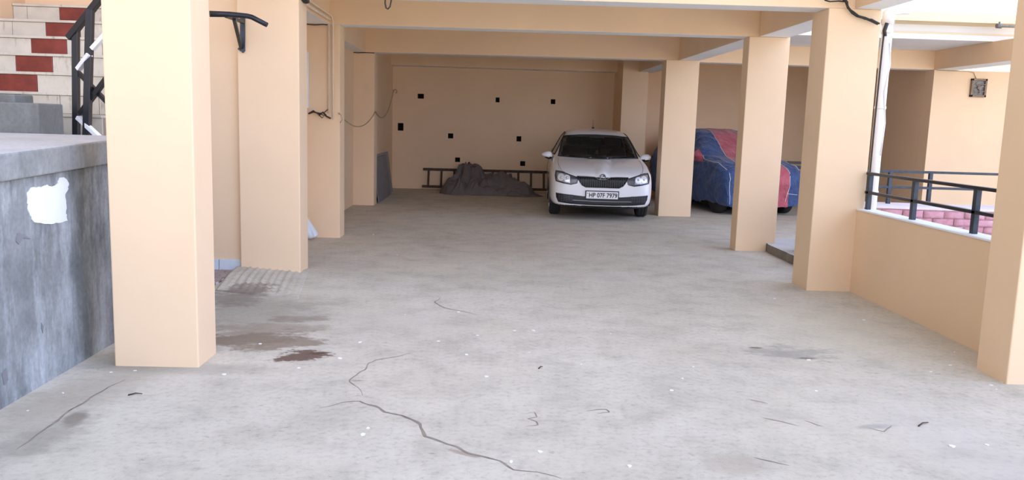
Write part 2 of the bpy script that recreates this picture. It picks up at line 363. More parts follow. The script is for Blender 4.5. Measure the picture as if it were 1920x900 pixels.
def tag(o, label=None, cat=None, group=None, kind=None):
    if label: o['label'] = label
    if cat: o['category'] = cat
    if group: o['group'] = group
    if kind: o['kind'] = kind
    return o
def thing(name, loc, label, cat, rz=0, group=None):
    o = bpy.data.objects.new(name, None); col.objects.link(o); o.location = loc; o.rotation_euler = (0, 0, rz); o.empty_display_size = 0.1
    return tag(o, label, cat, group)
def struct(o, label, cat): return tag(o, label, cat, None, 'structure')

# ------------------------------------------------------------------ the structure
ZB, ZC = 2.63, 3.05         # beam soffits, slab soffit
# floor: one broad concrete ground, gridded
b = MB(); b.box(-30, 34, -45, 20, -0.25, 0.0)
floor = struct(b.build('floor', 'floor'), 'broad worn grey concrete floor of the parking bay, cracked and stained', 'floor')
def crack(pix, w0, name='crack'):
    pts = [on_floor(*p) for p in pix]; fine = []
    for a, c in zip(pts, pts[1:]):
        n = max(2, int((c-a).length/0.03))
        for i in range(n):
            q = a.lerp(c, i/n); fine.append(q+Vector((noise.noise(q*9)*0.02, noise.noise(q*9+Vector((5, 3, 1)))*0.02, 0)))
    fine.append(pts[-1]); bb = MB(); L = []
    for i, q in enumerate(fine):
        d = (fine[min(i+1, len(fine)-1)]-fine[max(i-1, 0)]).normalized(); s = Vector((-d.y, d.x, 0))
        ends = min(1, 0.15+3*min(i, len(fine)-1-i)/len(fine))
        wd = w0*ends*(0.55+0.9*abs(noise.noise(q*13)))
        L.append((bb.bm.verts.new(q+s*wd+Vector((0, 0, 0.0012))), bb.bm.verts.new(q-s*wd+Vector((0, 0, 0.0012)))))
    for a, c in zip(L, L[1:]): bb.bm.faces.new((a[0], c[0], c[1], a[1]))
    o = bb.build(name, 'crack', floor); o['label'] = 'dirt-filled crack'
crack([(600, 766), (640, 755), (672, 752), (700, 762), (722, 773), (750, 779), (772, 786), (786, 796), (795, 808), (796, 819), (830, 828), (858, 838), (880, 850), (905, 856), (935, 866), (962, 880), (1012, 884), (1052, 897)], 0.010)
crack([(776, 660), (745, 669), (705, 675), (690, 681), (684, 694), (662, 707), (657, 716), (674, 726), (680, 742)], 0.006)
crack([(826, 557), (815, 567), (834, 578), (862, 583), (898, 591)], 0.007)
crack([(1430, 784), (1470, 792), (1500, 799)], 0.006)
crack([(1404, 748), (1440, 757)], 0.006)
crack([(1505, 788), (1545, 800)], 0.004)
crack([(985, 776), (1000, 773), (1006, 782), (988, 785), (1008, 791), (1010, 797), (985, 800)], 0.005)
crack([(1100, 771), (1135, 768), (1140, 774), (1118, 776)], 0.004)
crack([(1630, 803), (1660, 808), (1672, 798)], 0.006)
crack([(1415, 858), (1480, 873)], 0.006)
crack([(30, 842), (90, 800), (180, 738), (235, 712)], 0.008)

# ceiling slab
b = MB(); b.box(-2.6, 3.62, 7.3, 18.7, ZC, ZC+0.18)
struct(b.build('ceiling', 'soffit'), 'white ceiling slab over the parking bay', 'ceiling')
b = MB(); b.box(-14, 3.62, 7.3, 18.7, ZC+0.18, 6.2)
struct(b.build('wall_upper_shade', 'paint'), 'unseen upper storeys above the parking bay, added to shade the foreground', 'wall')  # out-of-view block added and sized to keep the sun off the foreground
# columns
def column(x0, x1, y0, y1, label, z1=ZB):
    bb = MB(); bb.box(x0, x1, y0, y1, -0.01, z1)
    return struct(bb.build('column', 'paint', None, ((x0+x1)/2, (y0+y1)/2, 0), bevel=0.008), label, 'column')
column(-2.195, -1.70, 4.80, 5.12, 'broad peach column in the left foreground beside the grey cement wall', ZC)
column(-2.36, -1.79, 7.86, 8.20, 'peach column on the left under the black pull-up bar')
column(-2.36, -1.86, 10.35, 10.68, 'peach column on the left carrying the beige conduit pipes')
column(-2.50, -2.00, 14.43, 14.80, 'farthest peach column on the left, beside the leaning boards')
column(3.22, 3.78, 4.80, 5.12, 'peach column at the right edge, nearest the camera', ZC)
column(3.07, 3.56, 7.64, 8.03, 'pale column on the right with the white drainpipe beside it')
column(3.12, 3.62, 10.12, 10.36, 'pale column on the right standing in front of the covered car')
column(2.93, 3.49, 13.96, 14.30, 'pale column on the right standing beside the white car')
# beams, orange faces and white soffits
def beam(a, c, thick, side, z0, z1, label, face='paint'):
    a, c = Vector((*a, 0)), Vector((*c, 0)); d = (c-a).normalized(); s = Vector((-d.y, d.x, 0))*thick*side
    ring = [a, c, c+s, a+s] if side > 0 else [a+s, c+s, c, a]
    bb = MB(); bb.hexa([Vector((p.x, p.y, z0)) for p in ring]+[Vector((p.x, p.y, z1)) for p in ring])
    bb.bm.normal_update(); bmesh.ops.recalc_face_normals(bb.bm, faces=bb.bm.faces)
    for f in bb.bm.faces:
        if f.normal.z < -0.5: f.material_index = 1
    return struct(bb.build('beam', [face, 'soffit'], None, (*((a+c)/2).xy, z0), bevel=0.006), label, 'beam')
beam((-2.36, 7.86), (3.56, 7.64), 0.30, 1, ZB, ZC, 'nearest cross beam, cut by the top edge of the photo')
beam((-2.36, 10.35), (3.62, 10.12), 0.28, 1, ZB, ZC, 'middle cross beam between the conduit column and the column before the covered car')
beam((-2.50, 14.43), (3.49, 13.96), 0.30, 1, ZB, ZC, 'third cross beam, right in front of the white car')
beam((-2.36, 17.95), (2.75, 17.95), 0.35, 1, ZB+0.03, ZC, 'shaded beam along the top of the back wall')
beam((3.31, 5.12), (3.31, 7.64), 0.25, -1, ZB, ZC, 'edge beam running from the nearest right column to the drainpipe column')
beam((3.24, 7.95), (3.24, 10.12), 0.36, -1, ZB, ZC, 'edge beam running from the drainpipe column to the column before the covered car')
beam((3.15, 10.4), (3.15, 13.97), 0.34, -1, ZB, ZC, 'edge beam ending at the column beside the white car')
beam((3.05, 14.3), (3.05, 17.4), 0.34, -1, ZB, ZC, 'edge beam above the right side of the white car')
beam((-1.98, 8.15), (-1.98, 10.35), 0.36, 1, ZB, ZC, 'left edge beam carrying the beige conduits')
beam((-2.15, 10.65), (-2.15, 14.45), 0.34, 1, ZB, ZC, 'left edge beam between the conduit column and the farthest left column')
beam((-2.25, 14.8), (-2.25, 18.0), 0.20, 1, ZB+0.03, ZC, 'left edge beam above the leaning boards')
beam((-1.85, 5.12), (-1.85, 7.86), 0.30, 1, ZB+0.1, ZC, 'left edge beam from the foreground column to the pull-up bar column')

# walls with real drain holes
def wall_with_holes(name, axis, plane, thick, u0, u1, z0, z1, holes, label):
    """a wall in the x-z plane (axis 'y') or y-z plane (axis 'x'); holes are (u, z, width, height)"""
    us = sorted({u0, u1, *[h[0]-h[2]/2 for h in holes], *[h[0]+h[2]/2 for h in holes]})
    zs = sorted({z0, z1, *[h[1]-h[3]/2 for h in holes], *[h[1]+h[3]/2 for h in holes]})
    zs = [max(z, z0) for z in zs]
    bb = MB(); P = (lambda u, z, d: (u, plane+d, z)) if axis == 'y' else (lambda u, z, d: (plane-d, u, z))
    cache = {}
    def V(u, z, d):
        k = (round(u, 5), round(z, 5), round(d, 5))
        if k not in cache: cache[k] = bb.bm.verts.new(P(u, z, d))
        return cache[k]
    hole = lambda u, z: any(abs(u-h[0]) < h[2]/2 and abs(z-h[1]) < h[3]/2 for h in holes)
    for a, c in zip(us, us[1:]):
        for e, f in zip(zs, zs[1:]):
            if f-e < 1e-6: continue
            if hole((a+c)/2, (e+f)/2): continue
            bb.bm.faces.new((V(a, e, 0), V(c, e, 0), V(c, f, 0), V(a, f, 0)))
    for d, q in ((thick, 0),):
        bb.bm.faces.new([bb.bm.verts.new(P(u, z, d)) for u, z in ((u0, z0), (u1, z0), (u1, z1), (u0, z1))])
    o = struct(bb.build(name, 'paint'), label, 'wall')
    if axis == 'y': o.data.flip_normals() if o.data.polygons[0].normal.y > 0 else None
    else: o.data.flip_normals() if o.data.polygons[0].normal.x < 0 else None
    for u, z, wd, ht in holes:
        hb = MB(); r = [(u-wd/2, z-ht/2), (u+wd/2, z-ht/2), (u+wd/2, z+ht/2), (u-wd/2, z+ht/2)]
        fr = [hb.bm.verts.new(P(*p, 0.0005)) for p in r]; bk = [hb.bm.verts.new(P(*p, thick*0.8)) for p in r]
        for i in range(4): hb.bm.faces.new((fr[i], fr[(i+1) % 4], bk[(i+1) % 4], bk[i]))
        hb.bm.faces.new(bk)
        h = hb.build('drain_hole', 'hole_dark', o); h['label'] = 'dark square drain hole'
    return o
YB = 18.3
back_holes = [(-1.525, 2.03, .135, .105), (.158, 2.0, .085, .105), (1.38, 2.0, .10, .105), (-1.958, 1.352, .125, .165), (-.856, 1.186, .115, .11), (.653, 1.165, .105, .115), (-.692, .665, .11, .10), (.754, .622, .11, .105)]
wall_with_holes('wall_back', 'y', YB, 0.3, -2.6, 7.9, -0.02, ZC, back_holes, 'shaded peach back wall dotted with dark square drain holes')
wall_with_holes('wall_left', 'x', -2.14, 0.2, 14.8, YB, -0.02, ZC, [(17.05, .37, .30, .17), (17.7, .10, .22, .13)], 'shaded left wall behind the leaning boards')
b = MB(); b.box(-2.56, -2.36, 8.2, 14.5, -0.02, ZC)
wl = struct(b.build('wall_left', 'paint'), 'left wall set back between the columns', 'wall')
b = MB(); s_ = at_x(641, 296, -2.36); b.box(-2.365, -2.345, s_.y-0.09, s_.y+0.09, s_.z-0.07, s_.z+0.07)
tag(b.build('switch_plate', 'car_black', None, (-2.36, s_.y, s_.z), bevel=0.004), 'small black plate on the left wall beyond the conduit column', 'switch plate')
# pilaster on the back wall
b = MB(); b.box(2.72, 3.25, 17.2, YB+0.05, -0.02, ZC)
struct(b.build('column', 'paint', None, (2.98, 17.7, 0), bevel=0.006), 'shaded pilaster on the back wall behind the white car', 'column')
b = MB(); b.box(3.25, 3.42, 17.95, YB+0.05, -0.02, ZC)
struct(b.build('wall_divider', 'paint'), 'narrow wall strip between the two parking bays', 'wall')
# frontal wall left of the pull-up column
b = MB(); b.box(-2.95, -2.36, 7.93, 8.3, -0.02, ZC)
struct(b.build('wall_entrance', 'paint'), 'narrow peach wall panel just left of the pull-up bar', 'wall')
b = MB(); b.box(-5.2, -2.36, 8.24, 8.5, -0.02, 4.2)
struct(b.build('wall_landing', 'paint'), 'peach wall behind the top of the tiled stair', 'wall')
b = MB()
for i in range(4): b.box(-3.26+i*0.226, -3.04+i*0.226, 7.908, 7.93, 0, 0.115)
struct(b.build('baseboard_left', 'tile_base', bevel=0.003), 'pale blue tile skirting at the foot of the left wall', 'skirting')
b = MB(); b.box(-4.75, -4.48, 2.0, 8.3, -0.02, 4.2)
struct(b.build('wall_stair', 'paint'), 'peach wall along the left side of the tiled stair', 'wall')

# left cement retaining wall with platform and coping
b = MB(); b.hexa([(-4.6, 1.2, -.02), (-2.42, 1.2, -.02), (-2.42, 5.7, -.02), (-4.6, 5.7, -.02), (-4.6, 1.2, 1.06), (-2.42, 1.2, 1.06), (-2.42, 5.7, 1.18), (-4.6, 5.7, 1.18)])
rw = struct(b.build('wall_retaining', 'wall_concrete', bevel=0.006), 'streaked grey cement retaining wall with a white patch', 'wall')
b = MB(); b.hexa([(-4.47, 1.2, 1.06), (-2.385, 1.2, 1.06), (-2.385, 5.7, 1.185), (-4.47, 5.7, 1.185), (-4.47, 1.2, 1.175), (-2.385, 1.2, 1.175), (-2.385, 5.7, 1.333), (-4.47, 5.7, 1.333)])
cp = b.build('coping', 'coping', rw, bevel=0.008); cp['label'] = 'lighter cement coping band'
b = MB(); b.hexa([(-4.47, 1.2, 1.16), (-2.39, 1.2, 1.16), (-2.39, 5.69, 1.318), (-4.47, 5.69, 1.318), (-4.47, 1.2, 1.178), (-2.39, 1.2, 1.178), (-2.39, 5.69, 1.336), (-4.47, 5.69, 1.336)]); b.box(-4.47, -2.99, 5.69, 6.47, 1.0, 1.306)
pt = b.build('platform_top', 'slab', rw); pt['label'] = 'pale platform top'
pp = [(52, 362), (60, 352), (78, 350), (90, 347), (99, 351), (108, 345), (112, 334), (121, 332), (129, 343), (128, 353), (123, 366), (125, 380), (124, 400), (127, 414), (110, 418), (90, 420), (66, 418), (60, 408), (54, 395), (53, 380)]
rag = []
for i, p in enumerate(pp):
    q = Vector(p); r = Vector(pp[(i+1) % len(pp)])
    for k in range(4):
        s2 = q.lerp(r, k/4); rag.append(at_x(s2.x+random.uniform(-1.1, 1.1), s2.y+random.uniform(-1.1, 1.1), -2.415))
b = MB(); b.prism(rag, (-0.008, 0, 0))
ob = b.build('whitewash_patch', 'whitewash', rw); ob['label'] = 'ragged white painted patch'
for blot in ([(33, 437), (46, 440), (58, 448), (44, 446), (36, 458), (30, 452)], [(78, 605), (82, 612), (81, 625), (78, 615)], [(4, 700), (12, 690), (16, 712), (8, 722)]):
    b = MB(); b.prism([at_x(px, py, -2.416) for px, py in blot], (-0.006, 0, 0)); ob = b.build('smudge', 'board_dark', rw); ob['label'] = 'small dark smudge on the cement'
# cement block on the platform
b = MB(); b.box(-4.46, -3.06, 5.72, 6.05, 1.307, 1.54); b.box(-4.46, -3.40, 6.05, 6.3, 1.307, 1.6)
tag(b.build('cement_block', 'block', None, (-3.7, 5.8, 1.3), bevel=0.01), 'low grey cement block on the platform before the tiled stair', 'block')

# stair with tiled risers
SY0, SRUN, SRISE, SZ0 = 6.5, 0.255, 0.167, 1.302
st = thing('stair', (-3.7, SY0, SZ0), 'stair with cream tiled risers and a dark red tile in the middle of each', 'stair')
def sp(o): o.location = (3.7, -SY0, -SZ0); return o
b = MB(); b.box(-4.475, -2.99, SY0+.0, 8.235, 0.0, SZ0)
for k in range(7): b.box(-4.475, -2.99, SY0+k*SRUN, 8.235, SZ0+k*SRISE-0.02*(k > 0), SZ0+(k+1)*SRISE-0.02)
sp(b.build('steps', 'grout', st))
for k in range(7):
    y = SY0+k*SRUN; z = SZ0+k*SRISE
    b = MB(); b.box(-4.475, -2.99, y-0.022, 8.235 if k == 6 else y+SRUN, z+SRISE-0.022, z+SRISE); sp(b.build('tread', 'tile_white', st, bevel=0.003))
    for x0, x1 in ((-4.475, -4.352), (-4.348, -4.053), (-3.74, -3.437), (-3.433, -3.13), (-3.126, -2.99)):
        b = MB(); b.box(x0, x1, y-0.009, y+0.001, z+0.003, z+SRISE-0.024); sp(b.build('riser_tile', 'tile_white', st, bevel=0.002))
    b = MB(); b.box(-4.05, -3.743, y-0.010, y+0.001, z+0.003, z+SRISE-0.024)
    o = sp(b.build('riser_tile', 'tile_red', st, bevel=0.002)); o['label'] = 'dark red riser tile'
# stair railing
PY = 6.33
rl = thing('stair_railing', (-3.15, PY, 1.306), 'black steel stair railing with crossed braces beside the foreground column', 'railing')
def pr(px, py, dy=0): return at_y(px, py, PY+dy)-Vector((-3.15, PY, 1.306))
b = MB(); b.bar((pr(143, 250).x, 0, 0), pr(142, 52), 0.045, 0.045); b.build('post', 'black_metal', rl, bevel=0.004)
b = MB(); b.bar((pr(170, 250).x, -0.06, 0), pr(169, 18, -0.06), 0.05, 0.05); b.build('post', 'black_metal', rl, bevel=0.004)
b = MB(); b.bar(pr(129, 72), pr(205, -24, -0.06), 0.05, 0.045); b.build('handrail', 'black_metal', rl, bevel=0.004)
b = MB(); b.bar(pr(146, 135), pr(205, 196, -0.05), 0.03, 0.03); b.build('brace', 'black_metal', rl, bevel=0.003)
b = MB(); b.bar(pr(150, 214, -.02), pr(205, 140, -0.08), 0.035, 0.035); b.build('brace', 'black_metal', rl, bevel=0.003)
b = MB(); b.bar(pr(146, 220, -.04), pr(196, 266, -0.12), 0.04, 0.03); o = b.build('brace', 'white_metal', rl, bevel=0.003); o['label'] = 'white brace bar'
b = MB(); b.bar(pr(147, 130, -.04), pr(168, 102, -0.08), 0.045, 0.03); b.bar(pr(173, 92, -.09), pr(200, 62, -0.1), 0.045, 0.03); o = b.build('brace', 'white_metal', rl, bevel=0.003); o['label'] = 'white brace bar'

# entrance ramp and brick paving left of it
b = MB(); corners = [on_floor(404, 545), on_floor(560, 560), on_floor(580, 505), Vector((-2.40, 7.88, 0))]
NX, NY = 40, 44; grid = []
for j in range(NY+1):
    row = []
    for i in range(NX+1):
        u, v_ = i/NX, j/NY
        p = corners[0].lerp(corners[1], u).lerp(corners[3].lerp(corners[2], u), v_)
        h = 0.055*(1-u)**0.8*min(1, v_*1.5+0.1)
        rib = 0.016*max(0, math.sin(u*2*math.pi*11))**2*min(1, 6*u, 6*(1-u))*min(1, 5*v_)
        edge = 0.004*min(1, 8*min(u, 1-u, v_))
        row.append(b.bm.verts.new((p.x, p.y, h+rib+edge)))
    grid.append(row)
for j in range(NY):
    for i in range(NX): b.bm.faces.new((grid[j][i], grid[j][i+1], grid[j+1][i+1], grid[j+1][i]))
low = {}
for e in [e for e in b.bm.edges if e.is_boundary]:
    vs = []
    for q in e.verts:
        if q not in low: low[q] = b.bm.verts.new((q.co.x, q.co.y, -0.02))
        vs.append(low[q])
    b.bm.faces.new((e.verts[0], e.verts[1], vs[1], vs[0]))
struct(b.build('entrance_ramp', 'floor', smooth=True), 'low ribbed concrete ramp at the foot of the pull-up bar column', 'ramp')
b = MB(); b.box(-2.98, -2.40, 6.6, 7.905, -0.02, 0.012, 1)
for j in range(16):
    for i in range(4):
        x0 = -2.97+i*0.165+(0.08 if j % 2 else 0); y0 = 6.62+j*0.079
        b.box(x0, min(x0+0.155, -2.41), y0, y0+0.066, 0.0, 0.022)
struct(b.build('entrance_paving', ['floor_brick', 'cap_white'], bevel=0.002), 'small patch of dull red brick paving by the tiled skirting', 'paving')

# right parapet
b = MB(); b.box(3.49, 3.64, 5.05, 7.75, -0.02, 0.785)
pa = struct(b.build('wall_parapet', 'paint', bevel=0.006), 'low peach parapet between the two nearest right columns', 'parapet')
b = MB(); b.box(3.482, 3.655, 5.12, 7.64, 0.785, 0.80); o = b.build('parapet_lit_top', 'soffit', pa, bevel=0.003); o['label'] = 'pale parapet top with sky light put into its colour'  # white strip stands in for sky light on the parapet top
rl = thing('parapet_railing', (3.565, 6.5, 0.80), 'black steel railing with two rails on the right parapet', 'railing')
for y in (7.58, 6.76, 5.88):
    b = MB(); b.box(-0.02, 0.02, y-6.5-0.022, y-6.5+0.022, 0, 0.325); b.build('post', 'blue_black', rl, bevel=0.003)
for z in (1.135, 0.958):
    b = MB(); b.box(-0.02, 0.02, 5.12-6.5, 7.63-6.5, z-0.8-0.013, z-0.8+0.013); b.build('rail', 'black_metal', rl, bevel=0.003)
for z, y in ((1.06, 7.60), (0.93, 7.60)): pass

# kerb slab beyond the right columns
b = MB(); xs = []
for i in range(26):
    y = 8.05+i*0.102; xs.append((3.50+0.022*noise.noise(Vector((y*5, 0, 0)))+0.012*noise.noise(Vector((y*17, 3, 0))), y))
top = [(x, y, 0.105) for x, y in xs]; poly = top+[(9, 10.6, 0.105), (9, 8.05, 0.105)]
vt = [b.bm.verts.new(p) for p in poly]; vb = [b.bm.verts.new((p[0]-(0.02*abs(noise.noise(Vector((p[1]*8, 2, 1)))) if p[0] < 4 else 0), p[1], -0.02)) for p in poly]
b.bm.faces.new(vt)
for i in range(len(poly)):
    f = b.bm.faces.new((vt[i], vb[i], vb[(i+1) % len(poly)], vt[(i+1) % len(poly)])); f.material_index = 1
struct(b.build('kerb_slab', ['slab', 'kerb_edge']), 'raised concrete slab with a broken dark edge behind the drainpipe column', 'kerb')

# pink brick wall and far railing
bw = thing('brick_wall', (5.9, 9.2, 0.1), 'low pink limewashed brick wall with white cap outside the parapet', 'brick wall')
def bend(x): return -0.35*math.cos((x-5.6)/2.4*1.3)+0.25
b = MB(); XS = [3.72+i*0.23 for i in range(20)]
core = []
for x in XS:
    y = 9.05+bend(x); core.append([(x-5.9, y+0.012-9.2, -0.01), (x-5.9, y+0.46-9.2, -0.01), (x-5.9, y+0.46-9.2, 0.585), (x-5.9, y+0.012-9.2, 0.585)])
vs = [[b.bm.verts.new(p) for p in r] for r in core]
for a, c in zip(vs, vs[1:]):
    for k in range(4): b.bm.faces.new((a[k], c[k], c[(k+1) % 4], a[(k+1) % 4]))
b.bm.faces.new(vs[0]); b.bm.faces.new(vs[-1]); b.build('mortar_core', 'mortar', bw)
b = MB()
for r in range(7):
    for i in range(20):
        x0 = 3.72+i*0.228+(0.11 if r % 2 else 0); x1 = x0+0.215
        if x1 > 8.2: continue
        y0, y1 = 9.05+bend(x0)-9.2, 9.05+bend(x1)-9.2; z0 = 0.0+r*0.083+random.uniform(-.004, .004); z1 = z0+0.073
        o1 = random.uniform(-0.012, 0.004)
        b.hexa([(x0-5.9, y0+o1, z0), (x1-5.9, y1+o1, z0), (x1-5.9, y1+0.05, z0), (x0-5.9, y0+0.05, z0), (x0-5.9, y0+o1, z1), (x1-5.9, y1+o1, z1), (x1-5.9, y1+0.05, z1), (x0-5.9, y0+0.05, z1)])
bmesh.ops.subdivide_edges(b.bm, edges=b.bm.edges[:], cuts=2, use_grid_fill=True)
for v_ in b.bm.verts: v_.co += noise.noise_vector(v_.co*14)*0.007
b.build('brick_courses', 'brick', bw, smooth=True)
b = MB(); prev = None
for x in XS:
    y = 9.05+bend(x)-9.2; jit = 0.01*noise.noise(Vector((x*6, 0, 0)))
    r = [b.bm.verts.new(p) for p in ((x-5.9, y-0.01+jit, 0.585), (x-5.9, y+0.48, 0.585), (x-5.9, y+0.48, 0.615+jit), (x-5.9, y-0.01+jit, 0.612+jit))]
    if prev:
        for k in range(4): b.bm.faces.new((prev[k], r[k], r[(k+1) % 4], prev[(k+1) % 4]))
    else: b.bm.faces.new(r)
    prev = r
b.bm.faces.new(prev); o = b.build('wall_cap', 'cap_white', bw); o['label'] = 'white cement cap'
fr = thing('far_railing', (5.4, 9.32, 0.715), 'worn blue-black railing standing on the pink brick wall', 'railing')
for x in (3.95, 4.61, 5.08, 6.25, 7.4):
    b = MB(); b.box(x-5.4-0.02, x-5.4+0.02, -0.02, 0.02, -0.02, 0.37); b.build('post', 'blue_black', fr, bevel=0.003)
for z in (1.085, 0.905):
    b = MB(); b.box(3.8-5.4, 7.9-5.4, -0.017, 0.017, z-0.715-0.014, z-0.715+0.014); b.build('rail', 'blue_black', fr, bevel=0.003)

# wing on the right: slab, fascias, far beam, lit wall, recess
b = MB(); b.box(3.62, 14, 12.6, 18.7, 2.95, 3.06)
struct(b.build('ceiling', 'soffit', bevel=0.005), 'white ceiling slab of the right wing over the covered car', 'ceiling')
b = MB(); b.box(3.64, 14, 12.64, 12.9, 3.06, 3.17); struct(b.build('trim_1', 'soffit', bevel=0.004), 'white band on the edge of the right wing roof', 'fascia')
b = MB(); b.box(3.64, 14, 12.25, 12.9, 3.17, 3.305); struct(b.build('trim_2', ['cream'], bevel=0.006), 'cream projecting ledge on the right wing roof', 'fascia')
b = MB(); b.box(3.63, 14, 12.585, 12.62, 3.035, 3.055); struct(b.build('trim_3', 'cream', bevel=0.003), 'thin cream drip line below the white band of the right wing', 'fascia')
beam((3.52, 14.22), (8.0, 14.22), 0.3, 1, ZB, 2.95, 'far beam across the front of the covered car bay')
beam((7.62, 11.8), (7.62, 14.22), 0.4, -1, ZB, 2.95, 'brown shaded beam above the vent, running towards the camera')
b = MB(); b.box(7.62, 13, 14.2, 14.5, -0.02, ZB)
struct(b.build('wall_right', 'paint', bevel=0.006), 'sunlit pale wall of the right wing with the square vent', 'wall')
b = MB(); b.box(7.62, 7.85, 14.5, YB, -0.02, 2.95)
struct(b.build('wall_recess', 'paint'), 'shaded side wall of the covered car bay', 'wall')

# ------------------------------------------------------------------ white car
CARX, CARY, CARROT = 1.815, 13.0, -0.058
car = thing('car', (CARX, CARY, 0), 'white sedan parked facing the camera with plate HP 07F 7979', 'car', CARROT)
ST = [  # y, zb, wmax, zbelt, wbelt, zte, wt, zt
 (0.00, .27, .50, .57, .49, .635, .40, .655), (0.025, .21, .665, .625, .645, .685, .53, .70), (0.09, .19, .765, .685, .735, .73, .60, .752),
 (0.22, .18, .815, .745, .78, .785, .62, .80), (0.45, .18, .84, .815, .80, .845, .63, .862), (0.80, .18, .85, .885, .79, .905, .63, .918),
 (1.08, .18, .85, .925, .77, .943, .63, .957), (1.25, .18, .85, .94, .775, .985, .63, 1.005), (1.60, .18, .85, .945, .785, 1.185, .605, 1.21),
 (1.92, .18, .85, .95, .785, 1.345, .57, 1.375), (2.12, .18, .85, .955, .785, 1.395, .555, 1.43), (2.55, .18, .85, .96, .785, 1.415, .55, 1.462),
 (3.05, .18, .85, .965, .785, 1.40, .54, 1.445), (3.45, .18, .85, .97, .775, 1.30, .54, 1.345), (3.85, .19, .84, .975, .76, 1.08, .56, 1.11),
 (4.05, .20, .83, .97, .74, .99, .55, 1.005), (4.30, .25, .80, .94, .70, .955, .5, .965), (4.41, .36, .70, .86, .62, .88, .45, .89)]
def section(s):
    y, zb, wm, zbe, wb, zte, wt, zt = s
    h = zbe-zb
    return [(0, zb), (wm*.75, zb), (wm*.965, zb+.05), (wm*.995, zb+.30*h), (wm, zb+.62*h), (wm*.985, zb+.86*h), (wb, zbe),
            (wb+(wt-wb)*.5, zbe+(zte-zbe)*.52), (wt, zte), (wt*.62, zte+(zt-zte)*.72), (0, zt)]
def loft(stations):
    bb = bmesh.new(); rings = []
    for s in stations:
        half = section(s); full = half+[(-x, z) for x, z in half[-2:0:-1]]
        rings.append([bb.verts.new((x, s[0], z)) for x, z in full])
    n = len(rings[0])
    for a, c in zip(rings, rings[1:]):
        for k in range(n): bb.faces.new((a[k], c[k], c[(k+1) % n], a[(k+1) % n]))
    for ring in (rings[0], rings[-1]):      # quad caps: pair the two flanks
        h = n//2
        for k in range(h):
            a, c = ring[k], ring[k+1]; d, e = ring[(n-k-1) % n], ring[(n-k) % n]
            q = [a, c, d, e]
            uq = []
            for x in q:
                if x not in uq: uq.append(x)
            if len(uq) > 2: bb.faces.new(uq)
    bmesh.ops.recalc_face_normals(bb, faces=bb.faces)
    return bb
def subdivided(bb, levels):
    me = bpy.data.meshes.new('tmp'); bb.to_mesh(me); bb.free()
    o = bpy.data.objects.new('tmp', me); col.objects.link(o); s = o.modifiers.new('s', 'SUBSURF'); s.levels = s.render_levels = levels
    dg = bpy.context.evaluated_depsgraph_get(); ev = o.evaluated_get(dg)
    out = bmesh.new(); out.from_mesh(ev.to_mesh()); ev.to_mesh_clear()
    bpy.data.objects.remove(o); bpy.data.meshes.remove(me)
    return out
def sstep(a, c, x): x = max(0, min(1, (x-a)/(c-a))); return x*x*(3-2*x)
def inside(poly, x, z):
    r = False; n = len(poly)
    for i in range(n):
        (x0, z0), (x1, z1) = poly[i], poly[(i+1) % n]
        if (z0 > z) != (z1 > z) and x < (x1-x0)*(z-z0)/(z1-z0)+x0: r = not r
    return r
def shrink(poly, d):
    cx = sum(p[0] for p in poly)/len(poly); cz = sum(p[1] for p in poly)/len(poly)
    out = []
    for x, z in poly:
        v_ = Vector((x-cx, z-cz)); L = v_.length; v_ *= max(0, (L-d*1.4))/L; out.append((cx+v_.x, cz+v_.y))
    return out
body = subdivided(loft(ST), 3)
for v_ in body.verts:                                     # raised centre of the bonnet and a shoulder crease
    x, y, z = v_.co
    if z > 0.6 and y < 1.15:
        g = 0.055+0.125*max(0, min(1, y/1.05)); v_.co.z += 0.030*(1-sstep(g-0.020, g+0.014, abs(x)))*(1-sstep(0.98, 1.12, y))*sstep(0.0, 0.06, y)
    if abs(x) > 0.7 and 0.3 < y < 4.2:
        v_.co.x -= math.copysign(0.010*math.exp(-((z-0.80)/0.035)**2), x)
body.normal_update()
bvh = BVHTree.FromBMesh(body)
def hit(origin, d):
    p, n, i, dist = bvh.ray_cast(Vector(origin), Vector(d)); return p, n
